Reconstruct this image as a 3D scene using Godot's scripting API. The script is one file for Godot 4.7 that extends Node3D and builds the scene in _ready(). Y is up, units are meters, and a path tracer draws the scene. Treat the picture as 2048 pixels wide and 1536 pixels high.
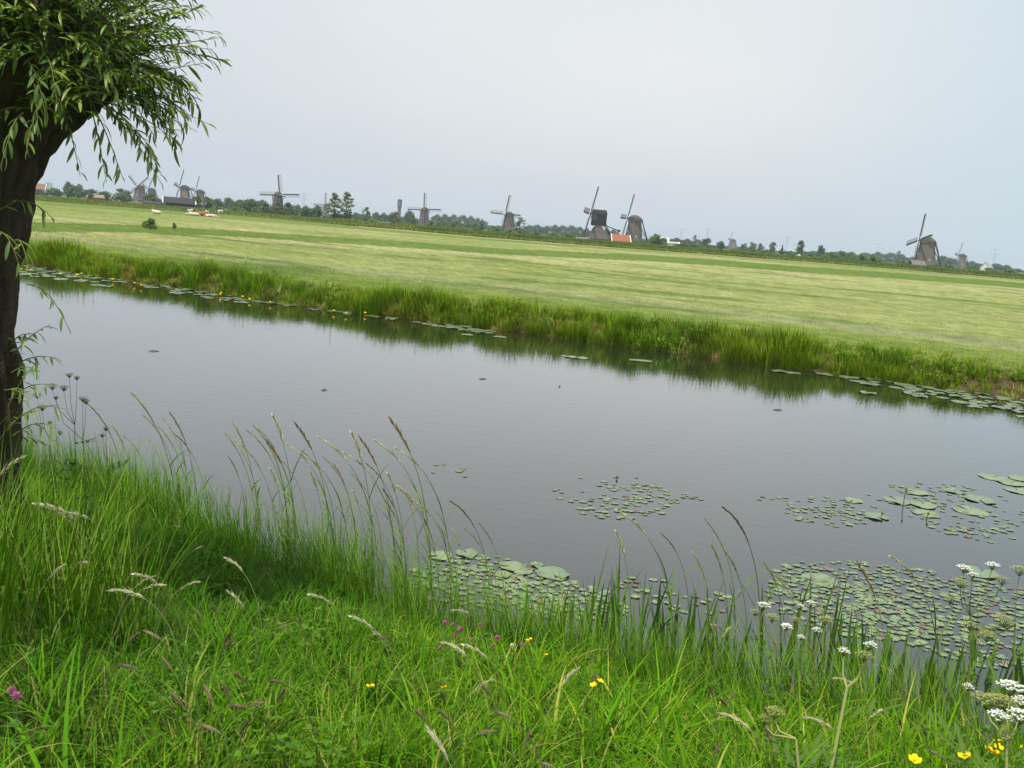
extends Node3D
# A Dutch polder in early summer: a rough grassy bank with a pollard willow, a canal with lily pads,
# a mown hay field on the other side and a row of windmills, farms and trees along the horizon.
# Metres, y up. The canal runs along U; N points across it to the field. Water level is y = 0.

const U := Vector3(0.8805, 0, 0.4741)
const N := Vector3(0.4741, 0, -0.8805)
const FIELD := 0.7

var rng := RandomNumberGenerator.new()
var nz := FastNoiseLite.new()
var nz2 := FastNoiseLite.new()
var M := {}
var used := {}

# ---------------------------------------------------------------- mesh collecting
class Mb:
	var v := PackedVector3Array()
	var n := PackedVector3Array()
	var c := PackedColorArray()
	var uv := PackedVector2Array()
	var i := PackedInt32Array()
	func tri(a: Vector3, b: Vector3, d: Vector3, outward: Vector3, col: Color) -> void:
		var g := (b - a).cross(d - a)
		if g.length_squared() < 1e-14:
			return
		g = g.normalized()
		var k := v.size()
		if g.dot(outward) < 0.0:
			v.append_array([a, b, d])
			g = -g
		else:
			v.append_array([a, d, b])
		n.append_array([g, g, g])
		c.append_array([col, col, col])
		i.append_array([k, k + 1, k + 2])
	func quad(a: Vector3, b: Vector3, d: Vector3, e: Vector3, outward: Vector3, col: Color) -> void:
		tri(a, b, d, outward, col)
		tri(a, d, e, outward, col)
	func box(at: Vector3, size: Vector3, col: Color, turn := Basis()) -> void:
		var h := size * 0.5
		for ax in 3:
			for s in [-1.0, 1.0]:
				var o := Vector3.ZERO
				o[ax] = s
				var p := Vector3.ZERO
				p[(ax + 1) % 3] = 1.0
				var q := Vector3.ZERO
				q[(ax + 2) % 3] = 1.0
				var cs := [o + p + q, o + p - q, o - p - q, o - p + q]
				var w := []
				for x in cs:
					w.append(at + turn * (x * h))
				quad(w[0], w[1], w[2], w[3], turn * o, col)
	func bar(a: Vector3, b: Vector3, w: float, d: float, col: Color) -> void:
		var z := (b - a).normalized()
		var x := z.cross(Vector3(0, 1, 0)) if absf(z.y) < 0.98 else z.cross(Vector3(1, 0, 0))
		x = x.normalized()
		box((a + b) * 0.5, Vector3(w, d, (b - a).length()), col, Basis(x, z.cross(x), z))
	# a smooth pipe through points
	func tube(p: PackedVector3Array, r: PackedFloat32Array, sides: int, col: Color) -> void:
		var first := v.size()
		var x := Vector3(1, 0, 0)
		for k in p.size():
			var t := (p[mini(k + 1, p.size() - 1)] - p[maxi(k - 1, 0)]).normalized()
			x = (x - t * x.dot(t))
			if x.length() < 0.05:
				x = t.cross(Vector3(0, 0, 1))
			x = x.normalized()
			var y := t.cross(x)
			for s in sides:
				var a := TAU * s / sides
				var o := x * cos(a) + y * sin(a)
				v.append(p[k] + o * r[k])
				n.append(o)
				c.append(col)
		for k in p.size() - 1:
			for s in sides:
				var a0 := first + k * sides + s
				var b0 := first + k * sides + (s + 1) % sides
				var a1 := a0 + sides
				var b1 := b0 + sides
				i.append_array([a0, a1, b0, b0, a1, b1])
	# one grass blade: leans towards az, bends by curl over its length
	func blade(base: Vector3, az: float, length: float, width: float, lean: float, curl: float, seg: int, col: Color, belly := 0.0) -> Vector3:
		var h := Vector3(cos(az), 0, sin(az))
		var side := Vector3(-sin(az), 0, cos(az))
		var pos := base
		var a := lean
		var k := v.size()
		for q in seg:
			var f := float(q) / seg
			var w := width * (1.0 - pow(f, 2.2)) * (0.65 + 0.35 * minf(1.0, f * 4.0) if belly == 0.0 else 0.35 + 0.65 * sin(PI * clampf(f * 0.75 + 0.12, 0, 1)))
			var up := Vector3(0, sin(a), 0) - h * cos(a)
			v.append(pos - side * w * 0.5)
			v.append(pos + side * w * 0.5)
			n.append((up - side * 0.35).normalized())
			n.append((up + side * 0.35).normalized())
			c.append(col)
			c.append(col)
			pos += (h * sin(a) + Vector3(0, cos(a), 0)) * (length / seg)
			a += curl / seg
		v.append(pos)
		n.append((Vector3(0, sin(a), 0) - h * cos(a)).normalized())
		c.append(col)
		for q in seg - 1:
			var l := k + q * 2
			i.append_array([l, l + 2, l + 1, l + 1, l + 2, l + 3])
		var l2 := k + (seg - 1) * 2
		i.append_array([l2, l2 + 2, l2 + 1])
		return pos
	func ball(at: Vector3, r: Vector3, rings: int, sides: int, col: Color) -> void:
		var first := v.size()
		for a in rings + 1:
			var th := PI * a / rings
			for b in sides:
				var ph := TAU * b / sides
				var d := Vector3(sin(th) * cos(ph), cos(th), sin(th) * sin(ph))
				v.append(at + d * r)
				n.append((d / r).normalized())
				c.append(col)
		for a in rings:
			for b in sides:
				var p := first + a * sides + b
				var q := first + a * sides + (b + 1) % sides
				i.append_array([p, p + sides, q, q, p + sides, q + sides])
	func mesh() -> ArrayMesh:
		var ar := []
		ar.resize(Mesh.ARRAY_MAX)
		ar[Mesh.ARRAY_VERTEX] = v
		ar[Mesh.ARRAY_NORMAL] = n
		ar[Mesh.ARRAY_COLOR] = c
		if uv.size() == v.size():
			ar[Mesh.ARRAY_TEX_UV] = uv
		ar[Mesh.ARRAY_INDEX] = i
		var m := ArrayMesh.new()
		m.add_surface_from_arrays(Mesh.PRIMITIVE_TRIANGLES, ar)
		return m

# ---------------------------------------------------------------- naming
func numbered(called: String, parent: Node = self) -> String:
	var key := str(parent.get_instance_id()) + called
	var k: int = used.get(key, 0)
	used[key] = k + 1
	return called if k == 0 else "%s_%03d" % [called, k]

func tag(o: Node, label: String, category: String, group := "", kind := "") -> Node:
	if label: o.set_meta("label", label)
	if category: o.set_meta("category", category)
	if group: o.set_meta("group", group)
	if kind: o.set_meta("kind", kind)
	return o

func thing(called: String, at: Vector3, turn := 0.0) -> Node3D:
	var o := Node3D.new()
	o.name = numbered(called)
	add_child(o, true)
	o.position = at
	o.rotation.y = turn
	return o

func put(called: String, mesh: Mesh, mat: Material, parent: Node = self) -> MeshInstance3D:
	var o := MeshInstance3D.new()
	o.name = numbered(called, parent)
	o.mesh = mesh
	o.material_override = mat
	parent.add_child(o, true)
	return o

func copy(o: Node3D, at: Vector3, turn: float, size := 1.0) -> Node3D:
	var r: Node3D = o.duplicate()
	r.name = numbered(String(o.get_meta("base_name", o.name)))
	add_child(r, true)
	r.transform = Transform3D(Basis(Vector3.UP, turn).scaled(Vector3.ONE * size), at)
	return r

func scatter(called: String, mesh: Mesh, mat: Material, where: Array, tint: Array, parent: Node = self) -> MultiMeshInstance3D:
	var mm := MultiMesh.new()
	mm.transform_format = MultiMesh.TRANSFORM_3D
	mm.use_colors = true
	mm.mesh = mesh
	mm.instance_count = where.size()
	for k in where.size():
		mm.set_instance_transform(k, where[k])
		mm.set_instance_color(k, tint[k])
	var o := MultiMeshInstance3D.new()
	o.name = numbered(called, parent)
	o.multimesh = mm
	o.material_override = mat
	o.set_meta("kind", "stuff")
	parent.add_child(o, true)
	return o

func R(a: float, b: float) -> float:
	return rng.randf_range(a, b)

func grass_mat(back: Color, rough := 0.55, spec := 0.3) -> StandardMaterial3D:
	var m := StandardMaterial3D.new()
	m.vertex_color_use_as_albedo = true
	m.roughness = rough
	m.metallic_specular = spec
	m.cull_mode = BaseMaterial3D.CULL_DISABLED
	m.backlight_enabled = true
	m.backlight = back
	return m

func plain_mat(rough := 0.85, spec := 0.25) -> StandardMaterial3D:
	var m := StandardMaterial3D.new()
	m.vertex_color_use_as_albedo = true
	m.roughness = rough
	m.metallic_specular = spec
	return m

func table(t: Array, x: float) -> float:
	if x <= t[0][0]: return t[0][1]
	for k in t.size() - 1:
		if x <= t[k + 1][0]:
			var f: float = (x - t[k][0]) / (t[k + 1][0] - t[k][0])
			return lerpf(t[k][1], t[k + 1][1], f * f * (3.0 - 2.0 * f))
	return t[t.size() - 1][1]

# ---------------------------------------------------------------- lie of the land
const NEAR_SHORE := [[-30.0, 7.3], [-12.0, 7.1], [-8.2, 6.75], [-6.5, 6.5], [-4.5, 6.3], [-3.2, 6.0], [-1.6, 6.2], [-0.6, 6.5], [1.0, 6.75], [12.0, 6.7]]
const FAR_SHORE := [[-90.0, 26.8], [-50.0, 26.9], [-37.0, 26.9], [-31.0, 26.2], [-26.0, 25.8], [-20.5, 25.1], [-17.0, 25.8], [-14.5, 26.2], [-10.8, 26.4], [-5.0, 26.3], [0.0, 26.4], [40.0, 26.0]]

func near_shore(s: float) -> float:
	return table(NEAR_SHORE, s) + 0.12 * nz.get_noise_2d(s * 14.0, 3.0)

func far_shore(s: float) -> float:
	return table(FAR_SHORE, s) + 0.45 * nz.get_noise_2d(s * 7.0, 40.0) + 0.2 * nz.get_noise_2d(s * 25.0, 9.0)

func bank_height(s: float, n: float) -> float:
	var d := near_shore(s) - n
	var h := table([[-2.0, -0.7], [0.0, 0.0], [0.6, 0.17], [1.6, 0.45], [2.6, 0.75], [3.8, 1.06], [5.0, 1.2], [6.5, 1.28], [400.0, 1.3]], d)
	return h + 0.07 * nz.get_noise_2d(s * 9.0, n * 9.0) * clampf(d, 0.0, 1.0)

func far_height(s: float, n: float) -> float:
	var d := n - far_shore(s)
	var steep := 0.45 + 0.35 * nz.get_noise_2d(s * 4.0, 77.0)
	return table([[-2.0, -0.7], [0.0, 0.0], [0.12, 0.1], [steep, 0.36], [1.3, 0.56], [3.0, 0.66], [500.0, FIELD]], d)

func sn(s: float, n: float, y: float) -> Vector3:
	return U * s + N * n + Vector3(0, y, 0)

# distance from the lookout to the edges of the field's strips, by x / -z
const PALE_FAR := [[-0.6, 58.0], [-0.48, 64.0], [-0.36, 77.0], [-0.26, 85.0], [-0.04, 92.0], [0.2, 122.0], [0.48, 150.0], [0.8, 190.0]]
const DITCH_FAR := [[-0.6, 78.0], [-0.48, 85.0], [-0.36, 99.0], [-0.26, 107.0], [-0.04, 119.0], [0.2, 180.0], [0.48, 225.0], [0.8, 280.0]]
const FIELD_END := [[-0.6, 290.0], [-0.48, 285.0], [-0.26, 305.0], [-0.14, 268.0], [-0.04, 240.0], [0.07, 250.0], [0.2, 280.0], [0.31, 305.0], [0.48, 310.0], [0.8, 330.0]]

func field_color(p: Vector3) -> Color:
	var d := Vector2(p.x, p.z).length()
	var t := p.x / maxf(-p.z, 1.0) if p.z < -1.0 else 3.0
	var s := p.dot(U)
	var n := p.dot(N)
	var wob := nz.get_noise_2d(s * 1.2, n * 2.0)
	var a := table(PALE_FAR, t) * (1.0 + 0.02 * wob)
	var b := table(DITCH_FAR, t) * (1.0 + 0.02 * wob)
	var e := table(FIELD_END, t)
	var green := Color(0.118, 0.165, 0.036)
	var lush := Color(0.074, 0.122, 0.030)
	var hay := Color(0.222, 0.246, 0.098)
	var straw := Color(0.315, 0.285, 0.155)
	var grey := Color(0.175, 0.19, 0.115)
	# swaths of cut hay run along the field
	var swath := nz.get_noise_2d(s * 2.4, n * 6.0) * 0.38 + nz2.get_noise_2d(s * 5.0, n * 16.0) * 0.28
	var patch := nz.get_noise_2d(s * 0.7 + 300.0, n * 1.1)
	var fine := nz2.get_noise_2d(s * 24.0, n * 40.0)
	var c: Color
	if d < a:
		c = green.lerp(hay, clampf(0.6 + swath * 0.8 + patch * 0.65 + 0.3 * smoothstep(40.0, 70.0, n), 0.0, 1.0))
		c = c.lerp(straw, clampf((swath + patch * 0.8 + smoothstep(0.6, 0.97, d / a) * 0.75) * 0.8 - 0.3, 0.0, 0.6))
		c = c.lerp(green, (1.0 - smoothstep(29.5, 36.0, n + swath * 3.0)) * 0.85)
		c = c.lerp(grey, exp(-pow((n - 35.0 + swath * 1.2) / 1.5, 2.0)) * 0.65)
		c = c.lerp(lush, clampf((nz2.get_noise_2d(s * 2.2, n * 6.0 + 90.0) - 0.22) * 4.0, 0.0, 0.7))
	elif d < b:
		c = lush.lerp(green, clampf(0.5 + swath * 1.2, 0.0, 1.0))
	else:
		var f := (d - b) / maxf(e - b, 1.0)
		c = green.lerp(hay, clampf(0.6 + swath * 1.0 + patch * 0.5, 0.0, 1.0))
		c = c.lerp(straw, clampf(patch * 1.3 + swath * 0.8 - 0.05, 0.0, 0.8) * (1.0 - smoothstep(0.35, 0.6, f)))
		c = c.lerp(lush.lerp(green, 0.7), smoothstep(0.45, 0.62, f) * 0.85)
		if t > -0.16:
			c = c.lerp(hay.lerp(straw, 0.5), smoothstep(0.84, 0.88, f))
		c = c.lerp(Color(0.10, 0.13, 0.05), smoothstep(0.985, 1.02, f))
	c = c * (1.0 + 0.28 * fine + 0.3 * nz2.get_noise_2d(s * 60.0, n * 80.0))
	# short turf and earth on the steep bank
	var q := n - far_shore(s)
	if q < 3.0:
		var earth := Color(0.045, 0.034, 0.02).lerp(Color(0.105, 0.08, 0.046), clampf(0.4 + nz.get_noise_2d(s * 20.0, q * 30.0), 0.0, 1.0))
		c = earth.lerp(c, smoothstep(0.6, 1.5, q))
	c.a = 1.0
	return c

# ---------------------------------------------------------------- plants as clump meshes
func tuft(count: int, radius: float, lo: float, hi: float, w0: float, w1: float, lean: float, curl: float, seg: int, cols: Array, belly := 0.0) -> ArrayMesh:
	var m := Mb.new()
	for k in count:
		var a := R(0, TAU)
		var r := radius * sqrt(rng.randf())
		var az := a + R(-1.2, 1.2)
		var col: Color = cols[rng.randi() % cols.size()] * R(0.75, 1.25)
		col.a = 1.0
		m.blade(Vector3(cos(a) * r, -0.03, sin(a) * r), az, R(lo, hi), R(w0, w1), R(0.02, lean), R(0.15, 1.0) * curl, seg, col, belly)
	return m.mesh()

# broad-leaved weed: stems with pointed leaves
func herb(count: int, radius: float, height: float, leaf: float, col: Color) -> ArrayMesh:
	var m := Mb.new()
	for k in count:
		var a := R(0, TAU)
		var r := radius * sqrt(rng.randf())
		var base := Vector3(cos(a) * r, 0, sin(a) * r)
		var h := height * R(0.5, 1.0)
		for q in 7:
			var y := h * (0.15 + 0.85 * q / 6.0)
			var cc := col * R(0.75, 1.3)
			cc.a = 1.0
			m.blade(base + Vector3(R(-0.02, 0.02), y, R(-0.02, 0.02)), R(0, TAU), leaf * R(0.6, 1.1), leaf * 0.34, R(0.5, 1.1), 0.9, 3, cc, 1.0)
	return m.mesh()

# seed head of a grass: little spikelets up one side of a bent stem; gives stem / head / leaf meshes
func grass_stem(height: float, bend: float, head: float, loose: float, stem_col: Color, head_col: Color, leaves: int, seed_: int, plump := 0.0) -> Array:
	rng.seed = seed_
	var st := Mb.new()
	var hd := Mb.new()
	var lf := Mb.new()
	var p := PackedVector3Array()
	var r := PackedFloat32Array()
	var pos := Vector3.ZERO
	var a := R(0.02, 0.1)
	var seg := 16
	for k in seg + 1:
		p.append(pos)
		r.append(lerpf(0.0036, 0.0014, float(k) / seg))
		var f := float(k) / seg
		pos += Vector3(-sin(a), cos(a), 0.12 * sin(a)) * height / seg
		a += bend / seg * (0.25 + 2.2 * f * f)
	st.tube(p, r, 5, stem_col)
	var n := int(head * (210.0 if plump == 0.0 else 900.0))
	for k in n:
		var f := 1.0 - head / height * (float(k) / n)
		var x := f * seg
		var i0 := clampi(int(x), 0, seg - 1)
		var at := p[i0].lerp(p[i0 + 1], x - i0)
		var t := (p[i0 + 1] - p[i0]).normalized()
		var fat := sin(PI * clampf(float(k) / n * 0.85 + 0.1, 0, 1))
		var az := R(0, TAU)
		var o := Vector3(cos(az), 0, sin(az))
		o = (o - t * o.dot(t)).normalized()
		var d := (t + o * loose * R(0.4, 1.3)).normalized()
		at += o * plump * fat
		var cc := head_col * R(0.75, 1.3)
		cc.a = 1.0
		var e := at + d * R(0.013, 0.022) * (1.0 + loose) * (0.5 + fat)
		var side := d.cross(o).normalized() * 0.0032
		hd.tri(at - side, at + side, e, o, cc)
		hd.tri(at + o * 0.002 - t * 0.002, at - o * 0.002, e, side, cc)
		hd.tri(at + (e - at) * 0.4 + side * 1.3, at + (e - at) * 0.4 - side * 1.3, e + d * 0.004, o, cc)
	for k in leaves:
		var f := 0.12 + 0.5 * (k + R(0, 0.6)) / leaves
		var at := p[int(f * seg)]
		var cc := Color(0.125, 0.225, 0.04) * R(0.8, 1.25)
		cc.a = 1.0
		lf.blade(at, PI + R(-1.3, 1.3) if rng.randf() < 0.7 else R(-0.9, 0.9), R(0.18, 0.4), R(0.007, 0.012), R(0.25, 0.6), R(0.4, 1.3), 6, cc)
	return [st.mesh(), hd.mesh(), lf.mesh() if leaves else null]

func stem_thing(called: String, set_: Array) -> Node3D:
	var o := Node3D.new()
	o.name = called
	put("stem", set_[0], M.stem, o)
	put("seed_head", set_[1], M.stem, o)
	if set_[2]: put("leaf", set_[2], M.grass, o)
	return o

# crown of leaf sprays filling lumps; lump = [centre, radii]
func crown(lumps: Array, per: int, leaf: float, col: Color, vary: float, droop := 0.0) -> ArrayMesh:
	var m := Mb.new()
	for l in lumps:
		var c0: Vector3 = l[0]
		var r0: Vector3 = l[1]
		var shade := R(1.0 - vary, 1.0 + vary)
		for k in per:
			var d := Vector3(rng.randfn(), rng.randfn(), rng.randfn()).normalized()
			var rr := pow(rng.randf(), 0.42) * R(0.85, 1.12)
			var at := c0 + d * r0 * rr
			var cc := col * shade * R(0.75, 1.3)
			cc.a = 1.0
			var t := (Vector3(rng.randfn(), rng.randfn() - droop, rng.randfn())).normalized()
			var nn := (d + Vector3(rng.randfn(), rng.randfn() + 0.5, rng.randfn()) * 0.6).normalized()
			var s := t.cross(nn).normalized()
			var sz := leaf * R(0.5, 1.2)
			m.quad(at - t * sz, at + s * sz * 0.45, at + t * sz, at - s * sz * 0.5, nn, cc)
	return m.mesh()

func trunk_mesh(h: float, r: float, limbs: int, col: Color) -> ArrayMesh:
	var m := Mb.new()
	var p := PackedVector3Array()
	var rr := PackedFloat32Array()
	for k in 6:
		p.append(Vector3(R(-0.06, 0.06) * k, h * k / 5.0, R(-0.06, 0.06) * k))
		rr.append(lerpf(r, r * 0.35, k / 5.0))
	m.tube(p, rr, 7, col)
	for k in limbs:
		var f := R(0.3, 0.85)
		var a := R(0, TAU)
		var b := p[int(f * 5)]
		var e := b + Vector3(cos(a), R(0.6, 1.2), sin(a)) * h * R(0.25, 0.4)
		m.tube(PackedVector3Array([b, (b + e) * 0.5 + Vector3(0, -0.08 * h, 0), e]), PackedFloat32Array([r * 0.45, r * 0.3, r * 0.12]), 5, col)
	return m.mesh()

func lumps_round(n: int, w: float, h: float, base: float, size: float) -> Array:
	var out := []
	for k in n:
		var a := R(0, TAU)
		var f := sqrt(rng.randf())
		var y := R(0.0, 1.0)
		var wide := sqrt(maxf(0.05, 1.0 - pow(y * 1.5 - 0.5, 2.0))) if y > 0.33 else 0.9
		out.append([Vector3(cos(a) * w * f * wide, base + y * h, sin(a) * w * f * wide), Vector3(1, 0.85, 1) * size * R(0.75, 1.25)])
	return out

var tree_kind := {}

func make_trees() -> void:
	rng.seed = 77
	var bark := Color(0.06, 0.05, 0.04)
	# unit sizes: about 10 m tall (bushes 4 m)
	var defs := {
		"round": [lumps_round(20, 3.0, 6.6, 1.7, 1.75), 90, 0.5, Color(0.09, 0.145, 0.052), 0.22, 0.0, 4.5, 0.28],
		"dome": [lumps_round(26, 4.2, 5.2, 1.4, 1.9), 85, 0.5, Color(0.078, 0.125, 0.05), 0.25, 0.0, 4.0, 0.3],
		"poplar": [lumps_round(40, 1.15, 8.2, 0.9, 0.75), 38, 0.42, Color(0.15, 0.20, 0.105), 0.2, -0.4, 7.5, 0.2],
		"airy": [lumps_round(46, 2.0, 8.4, 1.0, 0.62), 24, 0.4, Color(0.18, 0.225, 0.125), 0.25, -0.6, 8.0, 0.2],
		"willow": [lumps_round(18, 2.8, 5.6, 1.6, 1.5), 85, 0.45, Color(0.16, 0.20, 0.115), 0.15, 0.5, 4.5, 0.3],
		"cone": [lumps_round(8, 1.5, 2.5, 1.5, 1.2) + lumps_round(6, 0.8, 3.0, 4.0, 0.9) + [[Vector3(0, 8.2, 0), Vector3(0.6, 1.6, 0.6)]], 80, 0.42, Color(0.06, 0.10, 0.05), 0.15, 0.0, 8.5, 0.2],
		"bush": [lumps_round(16, 2.4, 2.3, 0.5, 1.15), 90, 0.32, Color(0.115, 0.185, 0.06), 0.2, 0.0, 2.0, 0.12],
		"dark_bush": [lumps_round(16, 2.6, 2.2, 0.5, 1.15), 90, 0.32, Color(0.082, 0.14, 0.046), 0.25, 0.0, 2.0, 0.12],
		"pollard": [lumps_round(9, 1.5, 1.9, 2.6, 0.95), 70, 0.34, Color(0.09, 0.135, 0.05), 0.2, 0.0, 2.8, 0.3],
	}
	for k in defs:
		var d: Array = defs[k]
		tree_kind[k] = [crown(d[0], d[1], d[2], d[3], d[4], d[5]), trunk_mesh(d[6], d[7], 5, bark)]

func tree(kind: String, at: Vector3, size: Vector2, label: String, category := "tree", group := "") -> Node3D:
	var called: String = {"bush": "bush", "dark_bush": "bush", "poplar": "poplar_tree", "willow": "willow_bush", "cone": "pointed_tree", "pollard": "pollard_tree", "airy": "slender_tree", "dome": "broad_tree", "round": "round_tree"}[kind]
	var o := thing(called, at, R(0, TAU))
	o.scale = Vector3(size.x, size.y, size.x)
	put("trunk", tree_kind[kind][1], M.bark_far, o)
	put("crown", tree_kind[kind][0], M.leaf_far, o)
	tag(o, label, category, group)
	return o

# ---------------------------------------------------------------- windmills
const THATCH := Color(0.115, 0.10, 0.092)
const TAR := Color(0.022, 0.023, 0.024)
const WOOD := Color(0.06, 0.055, 0.05)
const WHITE := Color(0.75, 0.75, 0.72)
const BRICK := Color(0.20, 0.13, 0.10)

# a ring of n corners at height y
func ring(n: int, r: float, y: float, turn := 0.0) -> Array:
	var o := []
	for k in n:
		var a := TAU * (k + 0.5) / n + turn
		o.append(Vector3(sin(a) * r, y, cos(a) * r))
	return o

func shell(m: Mb, rings: Array, col: Color, vary := 0.06) -> void:
	for q in rings.size() - 1:
		var n: int = rings[q].size()
		for k in n:
			var a: Vector3 = rings[q][k]
			var b: Vector3 = rings[q][(k + 1) % n]
			var d: Vector3 = rings[q + 1][(k + 1) % n]
			var e: Vector3 = rings[q + 1][k]
			var cc := col * R(1.0 - vary, 1.0 + vary)
			cc.a = 1.0
			var o := (a + b) * 0.5
			o.y = 0.0
			m.quad(a, b, d, e, o + Vector3(0, 0.2, 0), cc)

func sail_meshes(length: float) -> Array:
	var st := Mb.new()
	st.bar(Vector3(0, -0.3, 0), Vector3(0, length, 0), 0.34, 0.34, WOOD)
	st.box(Vector3(-0.42, length * 0.56, 0.05), Vector3(0.55, length * 0.82, 0.05), TAR)
	var la := Mb.new()
	var n := int(length / 0.62)
	for k in n:
		var y := length * 0.16 + (length * 0.83) * k / (n - 1)
		la.box(Vector3(0.98, y, 0.02), Vector3(1.75, 0.07, 0.07), Color(0.085, 0.08, 0.075))
	for x in [0.8, 1.35, 1.86]:
		la.box(Vector3(x, length * 0.575, 0.075), Vector3(0.07, length * 0.83, 0.05), Color(0.085, 0.08, 0.075))
	return [st.mesh(), la.mesh()]

func add_sails(o: Node3D, hub: Vector3, length: float, spin: float, tilt := 10.0) -> void:
	var sm := sail_meshes(length)
	var shaft := Mb.new()
	var tb := Basis(Vector3(1, 0, 0), deg_to_rad(-tilt))
	shaft.box(Vector3(0, 0, -0.6), Vector3(0.7, 0.7, 2.4), TAR)
	shaft.box(Vector3(0, 0, 0.62), Vector3(0.55, 0.55, 0.12), WHITE)
	var sh := put("windshaft", shaft.mesh(), M.paint, o)
	sh.transform = Transform3D(tb, hub)
	for k in 4:
		var s := put("sail", sm[0], M.paint, o)
		s.transform = Transform3D(tb * Basis(Vector3(0, 0, 1), -deg_to_rad(spin + 90.0 * k)), hub + tb * Vector3(0, 0, 0.2 + 0.12 * (k % 2)))
		put("lattice", sm[1], M.paint, s)

func window_at(o: Node3D, at: Vector3, face: float, w: float, h: float, called := "window") -> void:
	var m := Mb.new()
	var b := Basis(Vector3.UP, face)
	m.box(Vector3.ZERO, Vector3(w, h, 0.16), WHITE)
	var win := put(called, m.mesh(), M.paint, o)
	win.transform = Transform3D(b, at)
	var g := Mb.new()
	for sx in [-0.25, 0.25]:
		g.box(Vector3(sx * w, 0, 0.06), Vector3(w * 0.36, h * 0.78, 0.1), Color(0.05, 0.06, 0.07) if called == "window" else Color(0.06, 0.13, 0.09))
	put("pane" if called == "window" else "panel", g.mesh(), M.glassy, win)

# an eight-sided thatched polder mill; sails face local +z
func mill(at: Vector3, face: float, spin: float, k: float, sail: float, thatch: Color, cap_col: Color, label: String, stout := 1.0) -> Node3D:
	var o := thing("windmill", at, atan2(-at.x, -at.z) - deg_to_rad(face))
	o.scale = Vector3.ONE * k
	var b := Mb.new()
	var rings := []
	for q in 6:
		var f := q / 5.0
		rings.append(ring(8, lerpf(5.5, 3.55, pow(f, 0.8)) * stout, lerpf(1.5, 12.2, f)))
	shell(b, rings, thatch)
	put("body", b.mesh(), M.thatch, o)
	var base := Mb.new()
	shell(base, [ring(8, 5.25 * stout, -0.6), ring(8, 5.15 * stout, 1.75)], BRICK)
	put("brick_base", base.mesh(), M.paint, o)
	var gal := Mb.new()
	shell(gal, [ring(8, 3.85 * stout, 12.0), ring(8, 3.75 * stout, 12.45), ring(8, 0.5, 12.5)], WOOD)
	put("curb", gal.mesh(), M.paint, o)
	# cap: a thatched boat turned over, blunt at the sails, drooping at the tail
	var c := Mb.new()
	var secs := []
	for q in 9:
		var f := q / 8.0
		var z := lerpf(3.3, -4.3, f)
		var w: float = table([[0.0, 1.5], [0.12, 2.2], [0.35, 3.35], [0.6, 3.5], [0.85, 2.5], [1.0, 0.9]], f) * stout
		var top: float = table([[0.0, 2.1], [0.15, 2.9], [0.4, 3.35], [0.65, 2.9], [0.88, 1.7], [1.0, 0.7]], f)
		var sec := []
		for a in 9:
			var th := PI * a / 8.0
			sec.append(Vector3(cos(th) * w * pow(sin(th) * 0.5 + 0.5, 0.25), 12.3 + top * pow(sin(th), 0.75), z))
		secs.append(sec)
	for q in 8:
		for a in 8:
			var mid: Vector3 = (secs[q][a] + secs[q + 1][a + 1]) * 0.5 - Vector3(0, 12.2, -0.3)
			c.quad(secs[q][a], secs[q][a + 1], secs[q + 1][a + 1], secs[q + 1][a], mid, cap_col * R(0.94, 1.06))
	for a in 8:
		c.tri(secs[0][a], secs[0][a + 1], Vector3(0, 12.3, 3.3), Vector3(0, 0, 1), TAR)
		c.tri(secs[8][a], secs[8][a + 1], Vector3(0, 12.3, -4.3), Vector3(0, 0, -1), WOOD)
	put("cap", c.mesh(), M.thatch, o)
	var t := Mb.new()
	t.bar(Vector3(-4.6, 12.7, 0.8), Vector3(4.6, 12.7, 0.8), 0.35, 0.4, WOOD)
	t.bar(Vector3(-3.4, 12.7, -3.0), Vector3(3.4, 12.7, -3.0), 0.3, 0.35, WOOD)
	put("cross_beam", t.mesh(), M.paint, o)
	var tail := Mb.new()
	tail.bar(Vector3(0, 13.2, -3.6), Vector3(0, 1.6, -8.4), 0.42, 0.42, WOOD)
	tail.bar(Vector3(-0.9, 1.8, -8.2), Vector3(0.9, 1.8, -8.2), 0.5, 0.5, WOOD)
	put("tail_pole", tail.mesh(), M.paint, o)
	for s in [-1.0, 1.0]:
		var br := Mb.new()
		br.bar(Vector3(4.5 * s, 12.6, 0.8), Vector3(0.4 * s, 2.4, -8.1), 0.24, 0.24, WOOD)
		br.bar(Vector3(3.3 * s, 12.6, -3.0), Vector3(0.3 * s, 4.0, -7.5), 0.2, 0.2, WOOD)
		put("brace", br.mesh(), M.paint, o)
	for w in [[0, 6.6, 0.9], [2, 4.0, 1.1], [6, 4.0, 1.1], [7, 7.2, 0.9], [4, 4.0, 1.1], [5, 6.8, 0.9], [6, 9.6, 0.8]]:
		var a: float = TAU * w[0] / 8.0
		var f: float = (w[1] - 1.5) / 10.7
		var rr: float = lerpf(5.5, 3.55, pow(f, 0.8)) * stout * cos(PI / 8.0) + 0.02
		window_at(o, Vector3(sin(a) * rr, w[1], cos(a) * rr), a, w[2], 1.15)
	window_at(o, Vector3(0, 0.95, 5.15 * stout * cos(PI / 8.0)), 0.0, 1.5, 2.2, "door")
	window_at(o, Vector3(-5.15 * stout * cos(PI / 8.0), 0.95, 0), -PI / 2, 1.5, 2.2, "door")
	add_sails(o, Vector3(0, 13.4, 4.2), sail, spin)
	tag(o, label, "windmill", "windmills along the horizon")
	return o

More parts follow.
